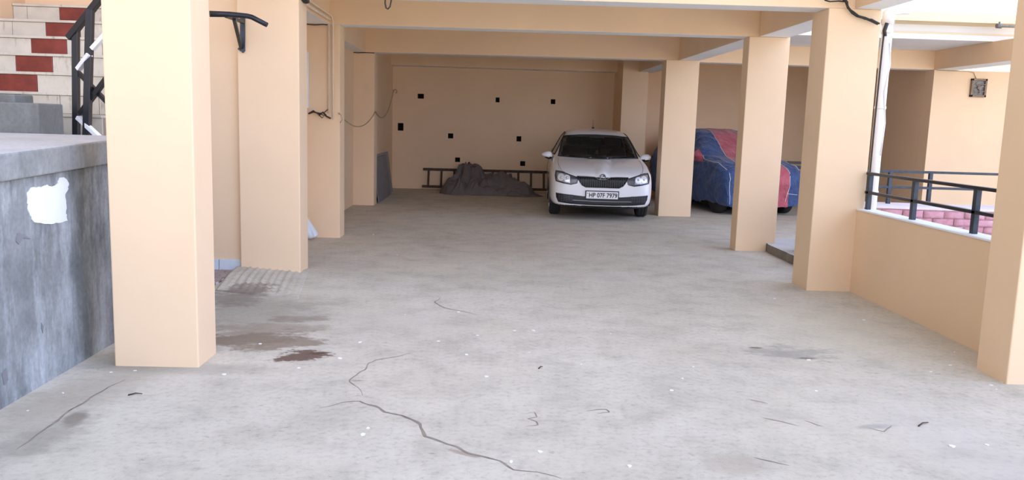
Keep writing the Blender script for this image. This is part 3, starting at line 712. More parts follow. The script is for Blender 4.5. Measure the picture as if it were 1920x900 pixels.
def panel(name, poly, mat, parent, off=0.004, mode='front', step=0.03, skirt=0.012, smooth=True, mats=None):
    """a panel of the outline poly laid on the car body: front view (x,z), or side view (y,z)"""
    bb = bmesh.new(); mk = lambda a, c: (a, 0, c)
    bb.faces.new([bb.verts.new(mk(*p)) for p in poly]); bmesh.ops.triangulate(bb, faces=bb.faces[:])
    for _ in range(8):
        lg = [e for e in bb.edges if e.calc_length() > step]
        if not lg: break
        bmesh.ops.subdivide_edges(bb, edges=lg, cuts=1); bmesh.ops.triangulate(bb, faces=bb.faces[:])
    for v_ in bb.verts:
        a, c = v_.co.x, v_.co.z
        if mode == 'front': p, n = hit((a, -2, c), (0, 1, 0))
        elif mode == 'rear': p, n = hit((a, 7, c), (0, -1, 0))
        else:
            s = 1 if mode == 'right' else -1; p, n = hit((s*3, a, c), (-s, 0, 0))
        if p is None: p, n = Vector((a, 0.05, c)), Vector((0, -1, 0))
        v_.co = p+n*off
    bmesh.ops.recalc_face_normals(bb, faces=bb.faces)
    tot = sum((f.normal*f.calc_area() for f in bb.faces), Vector())
    out = {'front': Vector((0, -1, 0.3)), 'rear': Vector((0, 1, 0.3)), 'right': Vector((1, 0, 0)), 'left': Vector((-1, 0, 0))}[mode]
    if tot.dot(out) < 0: bmesh.ops.reverse_faces(bb, faces=bb.faces)
    if skirt:
        bd = [e for e in bb.edges if e.is_boundary]; low = {}
        for e in bd:
            for v_ in e.verts:
                if v_ not in low: low[v_] = bb.verts.new(v_.co-out.normalized()*skirt)
        for e in bd: bb.faces.new((e.verts[0], e.verts[1], low[e.verts[1]], low[e.verts[0]]))
    me = bpy.data.meshes.new(name); bb.to_mesh(me); bb.free(); me.materials.append(M[mat])
    o = bpy.data.objects.new(name, me); col.objects.link(o); o.parent = parent
    return o
def strip(mb, pts, width, off=0.003, mode='front', tube_r=None):
    """a narrow bead laid along a polyline on the body"""
    fine = []
    for a, c in zip(pts, pts[1:]):
        n = max(2, int((Vector(c)-Vector(a)).length/0.02))
        fine += [Vector(a).lerp(Vector(c), i/n) for i in range(n)]
    fine.append(Vector(pts[-1])); P = []
    for q in fine:
        if mode == 'front': p, n = hit((q.x, -2, q.y), (0, 1, 0))
        elif mode == 'top': p, n = hit((q.x, q.y, 3), (0, 0, -1))
        else: p, n = hit(((3 if mode == 'right' else -3), q.x, q.y), ((-1 if mode == 'right' else 1), 0, 0))
        if p is not None: P.append(p+n*off)
    if len(P) > 1: mb.tube(P, width/2, 6)
WS = [(-.685, .965), (-.35, .952), (0, .948), (.35, .952), (.685, .965), (.645, 1.12), (.588, 1.275), (.555, 1.305), (.3, 1.328), (0, 1.335), (-.3, 1.328), (-.555, 1.305), (-.588, 1.275), (-.645, 1.12)]
RW = [(-.62, 1.03), (.62, 1.03), (.54, 1.27), (.3, 1.30), (-.3, 1.30), (-.54, 1.27)]
SF = [(1.50, .985), (1.72, 1.145), (1.98, 1.30), (2.16, 1.355), (2.48, 1.372), (2.50, .985)]
SR = [(2.57, .985), (2.55, 1.372), (3.0, 1.36), (3.22, 1.29), (3.42, 1.17), (3.52, 1.0)]
wso, rwo, sfo, sro = shrink(WS, .035), shrink(RW, .04), shrink(SF, .03), shrink(SR, .03)
kill = []
for f in body.faces:
    c = f.calc_center_median(); n = f.normal
    if 1.0 < c.y < 2.3 and n.y < -0.2 and inside(wso, c.x, c.z): kill.append(f)
    elif 3.2 < c.y < 4.1 and n.y > 0.2 and inside(rwo, c.x, c.z): kill.append(f)
    elif abs(n.x) > 0.4 and (inside(sfo, c.y, c.z) or inside(sro, c.y, c.z)): kill.append(f)
    elif abs(c.x) > 0.55 and any((c.y-wy)**2+(c.z-.30)**2 < .335**2 for wy in (.86, 3.41)): kill.append(f)
    elif c.z < 0.235 and n.z < -0.5: f.material_index = 1
bmesh.ops.delete(body, geom=kill, context='FACES')
me = bpy.data.meshes.new('body'); body.to_mesh(me); body.free()
for m in ('car_white', 'car_black'): me.materials.append(M[m])
for p in me.polygons: p.use_smooth = True
bo = bpy.data.objects.new('body', me); col.objects.link(bo); bo.parent = car
def dark_rim(name, poly, mode, off=0.0025): return None
for nm, poly, mode in (('windshield', WS, 'front'), ('rear_window', RW, 'rear')):
    panel(nm, poly, 'glass', car, 0.005, mode, 0.05, 0)
for mode in ('left', 'right'):
    for poly in (SF, SR): panel('side_window', poly, 'glass', car, 0.004, mode, 0.05, 0)
# black rubber edges round the glass
b = MB(); strip(b, WS+[WS[0]], 0.022, 0.004); b.build('windshield_seal', 'car_black', car, smooth=True)
for mode in ('left', 'right'):
    for poly in (SF, SR): b = MB(); strip(b, poly+[poly[0]], 0.022, 0.003, mode); b.build('window_seal', 'car_black', car, smooth=True)
# shut lines
for s in (1, -1):
    b = MB(); strip(b, [(s*.69, 1.06), (s*.70, .80), (s*.69, .5), (s*.655, .24), (s*.60, .14)], 0.006, 0.0005, 'top')
    md = 'right' if s > 0 else 'left'
    strip(b, [(1.42, .95), (1.40, .6), (1.45, .26), (2.5, .24), (2.53, .95)], 0.006, 0.0005, md)
    strip(b, [(2.55, .95), (2.55, .26), (3.0, .26), (3.15, .62), (3.5, .95)], 0.006, 0.0005, md)
    b.build('panel_gap', 'lamp_dark', bo, smooth=True)
# front end
HL = [(-.742, .762), (-.66, .757), (-.54, .720), (-.415, .682), (-.395, .640), (-.405, .590), (-.50, .566), (-.62, .583), (-.735, .610), (-.752, .69)]
GR = [(-.405, .690), (-.25, .690), (-.13, .684), (-.085, .662), (-.05, .648), (.05, .648), (.085, .662), (.13, .684), (.25, .690), (.405, .690), (.36, .61), (.325, .565), (.265, .533), (-.265, .533), (-.325, .565), (-.36, .61)]
LI = [(-.735, .425), (-.55, .408), (-.30, .385), (.30, .385), (.55, .408), (.735, .425), (.725, .35), (.69, .278), (.50, .258), (.2, .247), (-.2, .247), (-.50, .258), (-.69, .278), (-.725, .35)]
g = panel('grille', GR, 'car_black', car, 0.003, 'front', 0.03)
b = MB(); nb = 23
for i in range(nb):
    x = -.385+i*.77/(nb-1); zs = [z/200 for z in range(100, 142) if inside(GR, x, z/200)]
    if len(zs) > 3: strip(b, [(x, min(zs)+.008), (x, max(zs)-.006)], 0.013, 0.006)
b.build('slats', 'gloss_black', g, smooth=True)
b = MB(); strip(b, GR+[GR[0]], 0.016, 0.006); b.build('surround', 'gloss_black', g, smooth=True)
b = MB(); strip(b, [(-.41, .699), (-.25, .699), (-.128, .693), (-.08, .668), (-.045, .655), (.045, .655), (.08, .668), (.128, .693), (.25, .699), (.41, .699)], 0.010, 0.006)
o = b.build('chrome_trim', 'dull_chrome', g, smooth=True); o['label'] = 'thin chrome strip'
li = panel('lower_intake', LI, 'car_black', car, 0.003, 'front', 0.03)
b = MB()
strip(b, [(-.47, .318), (-.2, .312), (.2, .312), (.47, .318)], 0.014, 0.006)
b.build('intake_bar', 'dull_chrome', li, smooth=True)
for s in (1, -1):
    b = MB()
    for x in (.48, .52, .56, .60, .64, .68): strip(b, [(s*x, .29), (s*x, .395)], 0.006, 0.004)
    for z in (.30, .325, .35, .375, .40): strip(b, [(s*.46, z), (s*.70, z+.01)], 0.006, 0.004)
    b.build('intake_mesh', 'lamp_dark', li, smooth=True)
for s in (1, -1):
    poly = [(x*(-s), z) for x, z in HL]
    h = panel('headlight', poly, 'lamp_dark', car, 0.004, 'front', 0.03)
    inner = [(x*(-s), z) for x, z in [(-.725, .738), (-.60, .722), (-.515, .695), (-.515, .592), (-.60, .600), (-.715, .622)]]
    panel('bezel', inner, 'lamp_grey', h, 0.008, 'front', 0.03)
    for cx, r in ((-.655, .052), (-.565, .050)):
        disc = [(-s*cx+r*math.cos(k*math.pi/10), .665+(0.004 if cx < -.6 else -.008)+r*math.sin(k*math.pi/10)) for k in range(20)]
        panel('reflector', disc, 'lamp_white', h, 0.013, 'front', 0.03)
        b = MB(); p, n = hit((-s*cx, -2, .668), (0, 1, 0)); b.lathe([(-.020, .004), (-.020, .016), (-.012, .018)], 'y', p, 16); b.build('bulb', 'lamp_grey', h)
    b = MB(); strip(b, poly+[poly[0]], 0.010, 0.006); b.build('rim', 'car_black', h, smooth=True)
    wp = [(-s*x, z) for x, z in [(-.500, .690), (-.43, .668), (-.415, .640), (-.42, .60), (-.50, .590)]]
    o = panel('turn_signal', wp, 'lamp_dark', h, 0.009, 'front', 0.03)
# badge
p, n = hit((0, -2, .700), (0, 1, 0))
bd = bpy.data.objects.new('badge', None); bd = None
b = MB(); b.lathe([(0.004, .050), (-.012, .050), (-.016, .046)], 'y', p, 32); badge = b.build('badge', 'gloss_black', car, smooth=False); badge['label'] = 'round dark emblem'
b = MB(); ring = [p+Vector((.047*math.cos(k*math.pi/16), -.017, .047*math.sin(k*math.pi/16))) for k in range(33)]; b.tube(ring, .0045, 6, cap=False); b.build('badge_ring', 'dull_chrome', badge, smooth=True)
b = MB()
for poly in ([(-.030, -.012), (.012, -.012), (.012, -.022), (.034, -.004), (.012, .012), (.012, .000), (-.030, .000)], [(-.026, .004), (-.006, .006), (.006, .030), (-.006, .032)], [(-.033, .006), (-.027, .006), (-.014, .026), (-.020, .028)]):
    b.prism([p+Vector((x, -.0165, z)) for x, z in poly], (0, -.003, 0))
b.build('badge_emblem', 'dull_chrome', badge)
# number plate
PZ, pY = .410, hit((0, -2, .41), (0, 1, 0))[0].y-.016
b = MB(); b.box(-.268, .268, pY-.004, pY+.02, PZ-.070, PZ+.070); plate = b.build('plate_frame', 'car_black', car, bevel=.004)
b = MB(); b.box(-.252, .252, pY-.009, pY+.0, PZ-.056, PZ+.056); pw = b.build('number_plate', 'plate_white', plate, bevel=.003)
def text_mesh(name, s, size, x, y, z, mat, parent, sx=1.0, bold=0.0):
    cu = bpy.data.curves.new(name, 'FONT'); cu.body = s; cu.size = size; cu.align_x = 'CENTER'; cu.align_y = 'CENTER'; cu.extrude = .001; cu.offset = bold
    o = bpy.data.objects.new(name, cu); col.objects.link(o)
    dg = bpy.context.evaluated_depsgraph_get(); me2 = bpy.data.meshes.new_from_object(o.evaluated_get(dg)); bpy.data.objects.remove(o)
    me2.materials.clear(); me2.materials.append(M[mat])
    me2.transform(Matrix.Translation((x, y, z)) @ Matrix.Rotation(math.pi/2, 4, 'X') @ Matrix.Diagonal((sx, 1, 1, 1)))
    t = bpy.data.objects.new(name, me2); col.objects.link(t); t.parent = parent; return t
text_mesh('plate_lettering', 'HP 07F 7979', .100, .014, pY-.0105, PZ-.004, 'car_black', plate, 0.86, .0022)
b = MB(); b.box(-.242, -.222, pY-.0105, pY-.008, PZ+.020, PZ+.036); b.build('plate_stamp', 'lamp_grey', plate)
# mirrors
for s in (1, -1):
    b = MB(); c0 = Vector((s*.862, 1.44, .968))
    bmesh.ops.create_uvsphere(b.bm, u_segments=20, v_segments=12, radius=1)
    for v_ in b.bm.verts:
        x, y, z = v_.co; v_.co = c0+Vector((x*.098*(1-.18*s*x*s), y*.075 if y < 0 else y*.045, z*.066*(1-.25*x*s)+.01*x*s))
    for f in b.bm.faces: f.material_index = 1 if f.calc_center_median().z < .938 else 0
    mo = b.build('mirror', ['car_white', 'car_black'], car, smooth=True)
    b = MB(); b.bar((s*.74, 1.46, .925), (s*.83, 1.455, .94), .06, .03); b.build('mirror_arm', 'car_black', mo, bevel=.006)
    b = MB(); b.lathe([(0, .05), (.006, .052)], 'y', (s*.862, 1.487, .968), 20); b.build('mirror_glass', 'chrome', mo)
# wheels
for wy in (.86, 3.41):
    for s in (1, -1):
        b = MB(); x0 = s*.73
        b.lathe([(-.088, .20), (-.092, .26), (-.082, .29), (-.06, .302), (-.03, .304), (-.027, .297), (-.022, .304), (0.0, .305), (.022, .304), (.027, .297), (.03, .304), (.06, .302), (.082, .29), (.092, .26), (.088, .20)], 'x', (x0, wy, .303), 44)
        ty = b.build('wheel', 'tyre', car)
        b = MB(); b.lathe([(s*.075, .205), (s*.088, .20), (s*.078, .17), (s*.085, .10), (s*.092, .04), (s*.09, .01)], 'x', (x0, wy, .303), 36)
        b.build('wheel_cover', 'rim', ty)
        b = MB()
        for k in range(7):
            a = k*2*math.pi/7; b.bar((x0+s*.088, wy+.04*math.cos(a), .303+.04*math.sin(a)), (x0+s*.084, wy+.185*math.cos(a), .303+.185*math.sin(a)), .03, .022)
        b.build('spokes', 'rim', ty, bevel=.004)
for s in (1, -1):                                          # arch liners
    for wy in (.86, 3.41):
        bb = MB(); prev = None
        for k in range(19):
            a = math.pi*(-.08+1.16*k/18); pt = [bb.bm.verts.new((s*x, wy+.345*math.cos(a), .30+.345*math.sin(a))) for x in (.835, .56)]
            if prev: bb.bm.faces.new((prev[0], pt[0], pt[1], prev[1]))
            prev = pt
        bb.build('arch_liner', 'car_black', bo, smooth=True)
# underbody and interior
b = MB(); b.box(-.62, .62, .25, 4.2, .20, .30); b.build('underbody', 'car_black', car, bevel=.02)
b = MB(); b.box(-.72, .72, 1.12, 4.0, .30, .55); b.build('cabin_floor', 'car_black', car)
b = MB(); b.box(-.70, .70, 1.22, 1.62, .62, .925); b.build('dashboard', 'car_black', car, bevel=.04)
b = MB(); b.lathe([(-.01, .17), (0, .185), (.012, .17)], 'y', (.36, 1.72, .93), 28); b.build('steering_wheel', 'car_black', car)
for y, xs_ in ((2.25, (-.36, .36)), (3.15, (-.34, .34))):
    for x in xs_:
        b = MB(); b.bar((x, y-.25, .60), (x, y+.2, .58), .50, .16); b.bar((x, y+.12, .60), (x, y+.26, 1.10), .48, .12)
        se = b.build('seat', 'seat_cloth', car, bevel=.04)
        b = MB(); b.box(x-.14, x+.14, y+.20, y+.30, 1.13, 1.30); b.build('headrest', 'seat_cloth', se, bevel=.03)
b = MB(); b.box(-.12, .12, 1.80, 1.83, 1.25, 1.31); b.build('rear_view_mirror', 'car_black', car, bevel=.01)
b = MB(); b.bar((.02, 1.78, 1.25), (.02, 1.78, 1.06), .006, .006); b.box(.0, .04, 1.765, 1.79, 1.0, 1.06); o = b.build('hanging_charm', 'plate_white', car); o['label'] = 'small pale charm behind the windshield'
b = MB()
for x0, x1 in ((-.50, .08), (.02, .56)):
    pa_, _ = hit((x0, -2, .972), (0, 1, 0)); pb_, _ = hit((x1, -2, .985), (0, 1, 0)); pm = (pa_+pb_)/2; ph, nh = hit((pm.x, -2, .975), (0, 1, 0))
    b.tube([pa_+Vector((0, -.012, .01)), ph+nh*.014, pb_+Vector((0, -.012, .01))], .007, 6)
b.build('wipers', 'car_black', car)
b = MB(); b.tube([(0.0, 2.85, 1.45), (0.0, 2.93, 1.62)], [.005, .003], 6); b.lathe([(1.44, .03), (1.475, .02)], 'z', (0, 2.84, 0), 12); b.build('antenna', 'car_black', car)

# ------------------------------------------------------------------ covered car
COX, COY, COROT = 4.94, 14.42, 0.225
cc = thing('covered_car', (COX, COY, 0), 'small car parked under a blue and red cloth cover', 'car', COROT)
CS = [(0.00, .13, .60, .60, .58, .68, .48, .70), (0.04, .115, .74, .70, .72, .78, .58, .80), (0.14, .11, .80, .79, .765, .86, .62, .88),
      (0.35, .11, .82, .88, .785, .925, .64, .945), (0.70, .11, .825, .945, .78, .985, .64, 1.0), (0.95, .11, .83, .985, .78, 1.04, .63, 1.06), (1.30, .11, .835, 1.0, .785, 1.27, .60, 1.30),
      (1.60, .11, .835, 1.0, .79, 1.43, .60, 1.465), (1.9, .11, .835, 1.0, .79, 1.485, .60, 1.525), (2.5, .11, .835, 1.0, .79, 1.485, .60, 1.53), (3.0, .11, .83, 1.0, .785, 1.43, .60, 1.47),
      (3.3, .12, .81, .98, .76, 1.26, .58, 1.29), (3.5, .13, .75, .88, .70, 1.02, .50, 1.05)]
cov = subdivided(loft(CS), 3)
for v_ in cov.verts:
    x, y, z = v_.co; q = Vector((x*2.2, y*2.0, z*2.6))
    fold = noise.noise(q)*0.024+(1-abs(noise.noise(q*1.7+Vector((3, 1, 7))))*2)**3*0.022-.008
    n = v_.normal; v_.co += n*(fold-0.01)
    if z < 0.5:                                             # loose hem: upright pleats, uneven lower edge
        s = (0.5-z)/0.5
        v_.co.x += math.copysign(1, x)*0.018*s*math.sin(y*23+2*math.sin(y*5)) if abs(x) > .3 else 0
        if y < .2: v_.co.y += 0.018*s*math.sin(x*21+1.5*math.sin(x*7))
        v_.co.z += 0.02*s*math.sin(y*6+x*4)
    for s in (1, -1):                                       # mirror pockets
        d = (Vector((x, y, z))-Vector((s*.79, 1.16, 1.05))); d2 = (d.y/.14)**2+(d.z/.10)**2
        if x*s > .5: v_.co.x += s*.17*math.exp(-d2*1.1)
cov.normal_update()
bmesh.ops.delete(cov, geom=[f for f in cov.faces if f.normal.z < -0.75 and f.calc_center_median().z < 0.2], context='FACES')
bvh_car = bvh; bvh = BVHTree.FromBMesh(cov)
me = bpy.data.meshes.new('cloth_cover'); cov.to_mesh(me); cov.free(); me.materials.append(M['cover'])
for p in me.polygons: p.use_smooth = True
o = bpy.data.objects.new('cloth_cover', me); col.objects.link(o); o.parent = cc
b = MB()
for s in (1, -1):
    strip(b, [(s*(.46-.20*y/1.9), y) for y in [k*.1+.03 for k in range(19)]], .010, .004, 'top')
    strip(b, [(s*.76, 1.0), (s*.765, .8), (s*.745, .4), (s*.72, .16)], .010, .004, 'top')
    strip(b, [(s*.70, .75), (s*.705, .45), (s*.69, .2)], .010, .004, 'front')
    strip(b, [(s*.64, .38), (s*.42, .40)], .008, .004, 'front')
    strip(b, [(s*.46, .72), (s*.455, .5), (s*.40, .25)], .010, .004, 'front')
b.build('piping', 'piping', cc, smooth=True)
for wy in (.50, 2.75):
    for s in (1, -1):
        b = MB(); b.lathe([(-.075, .17), (-.078, .24), (-.06, .262), (0, .266), (.06, .262), (.078, .24), (.075, .17)], 'x', (s*.66, wy, .264), 36); ty = b.build('wheel', 'tyre', cc)
        b = MB(); b.lathe([(s*.07, .16), (s*.074, .02)], 'x', (s*.66, wy, .264), 24); b.build('wheel_hub', 'rim', ty)
b = MB(); b.box(-.55, .55, .3, 3.2, .16, .4); b.build('underbody', 'car_black', cc)
bvh = bvh_car

# ------------------------------------------------------------------ things by the back wall
ld = thing('ladder', (-.05, 18.1, 0), 'dark wooden ladder lying on its side against the back wall', 'ladder')
for z0, z1, y in ((.44, .45, .15), (.075, .07, -.02)):
    b = MB(); b.bar((-1.40, y, z0), (1.75, y, z1), .045, .055); b.build('side_rail', 'wood_dark', ld, bevel=.006)
for k in range(11):
    x = -1.27+k*.283; b = MB(); b.bar((x, -.03, .06), (x, .155, .455), .045, .035); b.build('rung', 'wood_dark', ld, bevel=.005)

def cloth_heap(name, x0, x1, y0, y1, hf, label, loc, seed):
    b = MB(); nx, ny = 190, 90; g = []
    for j in range(ny+1):
        row = []
        for i in range(nx+1):
            u, v_ = i/nx, j/ny; x = x0+(x1-x0)*u; y = y0+(y1-y0)*v_
            q = Vector((x*3.1+seed, y*3.1, seed*.7)); wx = x+.08*noise.noise(q); wy = y+.08*noise.noise(q+Vector((9, 2, 4)))
            h = hf(wx, wy)
            r = max(0, 1-abs(noise.noise(Vector((wx*3.0+wy*1.6+seed, wy*2.2, 1.7+h))))*2.4)**2; r2 = max(0, 1-abs(noise.noise(Vector((wx*5-wy*3, wy*3.4+seed, 4.1+h*2))))*2.4)**2
            e = min(1, h/.12)
            z = h+e*(.045*r+.03*r2-.02)
            edge = min(1, 9*min(u, 1-u, v_, 1-v_))
            row.append(b.bm.verts.new((x+.02*noise.noise(q*2.2), y+.02*noise.noise(q*2.7), max(.004, z*edge))))
        g.append(row)
    for j in range(ny):
        for i in range(nx): b.bm.faces.new((g[j][i], g[j][i+1], g[j+1][i+1], g[j+1][i]))
    bmesh.ops.delete(b.bm, geom=[f for f in b.bm.faces if all(v_.co.z < .0045 for v_ in f.verts)], context='FACES')
    o = b.build(name, 'cloth', None, loc, smooth=True); return tag(o, label, 'tarpaulin')
def g2(x, y, cx, cy, rx, ry, p=2.0): return math.exp(-(abs((x-cx)/rx)**p+abs((y-cy)/ry)**p))
def dome(x, y, cx, cy, rx, ry, h, p=2.6):
    r = (abs((x-cx)/rx)**p+abs((y-cy)/ry)**p)**(1/p); return h*max(0, 1-r**2.4)**.6 if r < 1 else 0
def heap(x, y):
    nz = noise.noise(Vector((x*2.1, y*2.1, 3.3))); th = math.atan2(y-17.66, x+.42)
    fold = .5+.5*math.sin(th*6.5+5*nz); fold2 = .5+.5*math.sin(th*11+x*5-4*nz)
    a = max(dome(x, y, -.44, 17.55, .40, .42, .62), dome(x, y, -.62, 17.38, .38, .40, .38), dome(x, y, -.24, 17.33, .34, .36, .34))
    a *= .74+.26*fold**.8+.08*fold2
    lie = .5+.5*math.sin(y*15+6*noise.noise(Vector((x*1.6, y*1.2, 7)))+x*2.4); lie2 = .5+.5*math.sin(x*10+y*7+4*nz)
    c = max(dome(x, y, .22, 17.60, .60, .42, .44), dome(x, y, .62, 17.38, .38, .36, .28), dome(x, y, .30, 17.32, .62, .36, .19), dome(x, y, .62, 17.24, .55, .30, .07))
    c *= .80+.22*lie+.08*lie2
    cr = .10*math.exp(-(math.sin(th*4+4*nz+x*2)/.22)**2)+.07*math.exp(-(math.sin(x*6-y*5+5*nz)/.2)**2)
    a, c = max(0, a-cr*min(1, a*4)), max(0, c-cr*.8*min(1, c*4))
    k = 14; return math.log(math.exp(k*a)+math.exp(k*c)-1)/k
cloth_heap('tarpaulin', -1.15, 1.25, 16.85, 18.0, heap, 'crumpled grey brown tarpaulin heaped against the ladder by the back wall', (0, 17.5, 0), 2.3)
def leaning(name, y0, y1, xb, xt, h, t, mat, label, tilt=0):
    b = MB(); b.hexa([(xb-t, y0, 0), (xb, y0, 0), (xb, y1, 0), (xb-t, y1, 0), (xt-t, y0, h), (xt, y0, h), (xt, y1-tilt, h), (xt-t, y1-tilt, h)])
    return tag(b.build(name, mat, None, (xb, (y0+y1)/2, 0), bevel=.003), label, 'board')
leaning('board', 14.9, 16.7, -1.965, -2.07, .80, .02, 'board_dark', 'front grey board leaning on the shaded left wall')
leaning('board', 15.2, 17.4, -2.01, -2.118, .84, .02, 'board_pale', 'paler board leaning behind the grey one on the left wall')
# pale plastic sheet beside the conduit column
b = MB(); path = [(-2.32, 10.12, .42), (-2.27, 10.12, .31), (-2.20, 10.11, .19), (-2.13, 10.10, .085), (-2.10, 10.09, .03)]
prev = None
for i, p in enumerate(path):
    p = Vector(p); wd = [.02, .05, .085, .10, .095][i]; ring = []
    for k in range(16):
        a = k*2*math.pi/16; rr = wd*(1+.18*math.sin(3*a+i)+.12*math.sin(5*a+2*i))
        ring.append(b.bm.verts.new(p+Vector((-abs(math.cos(a))*rr*.9 if math.cos(a) < 0 else math.cos(a)*rr*.35, math.sin(a)*rr*1.1, max(-p.z+.003, math.cos(a)*rr*.25)))))
    if prev:
        for k in range(16): b.bm.faces.new((prev[k], prev[(k+1) % 16], ring[(k+1) % 16], ring[k]))
    else: b.bm.faces.new(ring)
    prev = ring
b.bm.faces.new(prev)
tag(b.build('plastic_sheet', 'plastic_sheet', None, (-2.2, 10.1, 0), subsurf=2, smooth=True), 'crumpled pale blue plastic sheet leaning at the foot of the conduit column', 'plastic sheet')
# black metal bench in the covered car bay
bn = thing('metal_bench', (6.75, 16.6, 0), 'black metal bench in the shade behind the covered car', 'bench')
b = MB(); b.box(-.75, .75, -.18, .18, .86, .90); b.build('bench_top', 'black_metal', bn, bevel=.004)
b = MB(); b.box(-.75, .75, -.19, -.16, .76, .83); b.build('front_rail', 'blue_black', bn, bevel=.004)
b = MB(); b.box(-.73, .73, -.16, .16, .55, .58); b.build('shelf', 'black_metal', bn)
for x in (-.7, .7):
    for y in (-.15, .15):
        b = MB(); b.box(x-.02, x+.02, y-.02, y+.02, 0, .87); b.build('leg', 'black_metal', bn)
# vent on the lit wall
vc = at_y(1833, 165, 14.2)
vn = thing('wall_vent', (vc.x, 14.2, vc.z), 'square brown framed vent high on the lit right wall', 'vent')
b = MB(); W_, H_ = .135, .155
for x0, x1, z0, z1 in ((-W_, W_, H_-.035, H_), (-W_, W_, -H_, -H_+.035), (-W_, -W_+.035, -H_, H_), (W_-.035, W_, -H_, H_)): b.box(x0, x1, -.05, 0, z0, z1)
b.build('frame', 'vent_frame', vn, bevel=.004)
b = MB(); b.box(-W_+.03, W_-.03, -.015, 0, -H_+.03, H_-.03); b.build('back_plate', 'vent_grey', vn)
for k in range(4):
    a = k*math.pi/2+.4; b = MB(); c_, s_2 = math.cos(a), math.sin(a)
    b.prism([(.02*c_, -.03, .02*s_2), (.09*c_-.03*s_2, -.02, .09*s_2+.03*c_), (.095*c_+.02*s_2, -.035, .095*s_2-.02*c_)], (0, -.004, 0)); b.build('blade', 'vent_grey', vn)
b = MB(); b.lathe([(-.045, .022), (-.02, .028)], 'y', (0, 0, 0), 18); b.build('hub', 'vent_frame', vn)
b = MB(); b.bar((-W_, -.04, -.06), (W_, -.04, -.06), .012, .012); b.bar((-W_, -.04, .06), (W_, -.04, .06), .012, .012); b.build('guard', 'vent_frame', vn)
# faint cable above the vent
b = MB(); b.tube([at_y(1755, 131, 14.19), at_y(1790, 133, 14.185), at_y(1815, 134, 14.185), at_y(1826, 136, 14.185), at_y(1830, 147, 14.185)], .006, 6)
tag(b.build('cable', 'cable_beige', None, at_y(1815, 134, 14.19)), 'thin beige cable leading to the vent on the lit wall', 'cable')

# ------------------------------------------------------------------ pull-up bar
MX, MY, MZ = -2.325, 7.86, 2.10
pb = thing('pull_up_bar', (-2.31, 7.86, 2.09), 'black wall-mounted pull-up bar on the left column', 'pull-up bar')
def lp(v_): return Vector(v_)-Vector((-2.31, 7.86, 2.09))
def pl(px, py, Y): return lp(at_y(px, py, Y))
YB_ = 7.40
b = MB(); b.tube([pl(393, 26, YB_-.1), pl(430, 27, YB_-.03), pl(463, 30, YB_), pl(472, 32, YB_), pl(501, 47, YB_)], [.026, .024, .022, .022, .021], 12); b.build('grip_bar', 'black_metal', pb)
b = MB(); b.bar(pl(455, 30, 7.85), pl(455, 96, 7.85), .045, .016); b.build('mount_plate', 'blue_black', pb, bevel=.002)
b = MB(); b.bar(pl(456, 41, 7.84), pl(424, 30, YB_), .03, .03); b.build('arm', 'black_metal', pb, bevel=.003)
b = MB(); b.bar(pl(452, 89, 7.84), pl(439, 36, YB_+.02), .03, .03); b.build('brace', 'black_metal', pb, bevel=.003)
for px, py in ((449, 92), (456, 97)):
    b = MB(); p = pl(px, py, 7.85); b.lathe([(-.02, .011), (.0, .011)], 'y', p, 8); b.build('bolt', 'blue_black', pb)

# ------------------------------------------------------------------ conduits and cables
cx_ = (-1.965, 10.33)
for dx, nm in ((-.025, 'thicker'), (.025, 'thinner')):
    b = MB(); r = .016 if dx < 0 else .011
    b.tube([(-1.955+dx*.3, 8.22, 2.70+dx), (-1.955+dx*.3, 10.26, 2.70+dx), (cx_[0]+dx, 10.33, 2.66), (cx_[0]+dx, 10.33, 1.56 if dx < 0 else 1.48)], r, 8)
    tag(b.build('conduit', 'conduit', None, (cx_[0]+dx, 10.33, 1.5)), f'{nm} beige conduit running along the left beam and down the column', 'conduit')
b = MB(); pts = [at_y(579, 213, 10.22), at_y(588, 210, 10.28), at_y(600, 213, 10.28), at_y(606, 211, 10.28), at_y(612, 218, 10.30), at_y(620, 222, 10.32)]
b.tube(pts, .010, 7); b.tube([p+Vector((0, -.015, .02*math.sin(i*2.2))) for i, p in enumerate(pts[:5])], .009, 7)
b.tube([at_y(607, 212, 10.27), at_y(611, 208, 10.28), at_y(615, 205, 10.29)], .006, 6); b.tube([at_y(600, 213, 10.27), at_y(608, 217, 10.27), at_y(604, 221, 10.27), at_y(598, 216, 10.27)], .006, 6)
tag(b.build('twisted_cable', 'cable_black', None, at_y(595, 212, 10.3)), 'tangled black cable at the lower end of the conduits', 'cable')
b = MB()
A = at_y(635, 212, 10.29); B = at_y(704, 209, 14.38); C = at_y(738, 169, 18.28)
def sag(a, c, d, n=18): return [a.lerp(c, i/n)-Vector((0, 0, d*4*(i/n)*(1-i/n))) for i in range(n+1)]
b.tube(sag(A, B, .21)+sag(B, C, .30)[1:], .008, 6); b.tube([A, A+Vector((.03, -.01, -.02)), A+Vector((.045, -.01, -.08)), A+Vector((.02, -.01, -.12))], .006, 6)
b.tube([C, C+Vector((.05, -.01, .02)), C+Vector((.08, -.01, -.03)), C+Vector((.05, -.01, -.07))], .010, 6)
tag(b.build('hanging_cable', 'cable_beige', None, B), 'thin beige cable sagging from the conduit column to the back wall', 'cable')
b = MB(); loop = [at_y(721, -6, 7.70), at_y(722, 6, 7.66), at_y(724, 15, 7.64), at_y(727, 17, 7.64), at_y(731, 13, 7.64), at_y(733, 4, 7.66), at_y(734, -6, 7.70)]
loop[0].z = loop[-1].z = 2.66; loop[0].y = loop[-1].y = 7.80
b.tube(loop, .007, 7)
tag(b.build('wire_loop', 'cable_black', None, loop[3]), 'loop of black wire hanging from the nearest cross beam', 'wire')
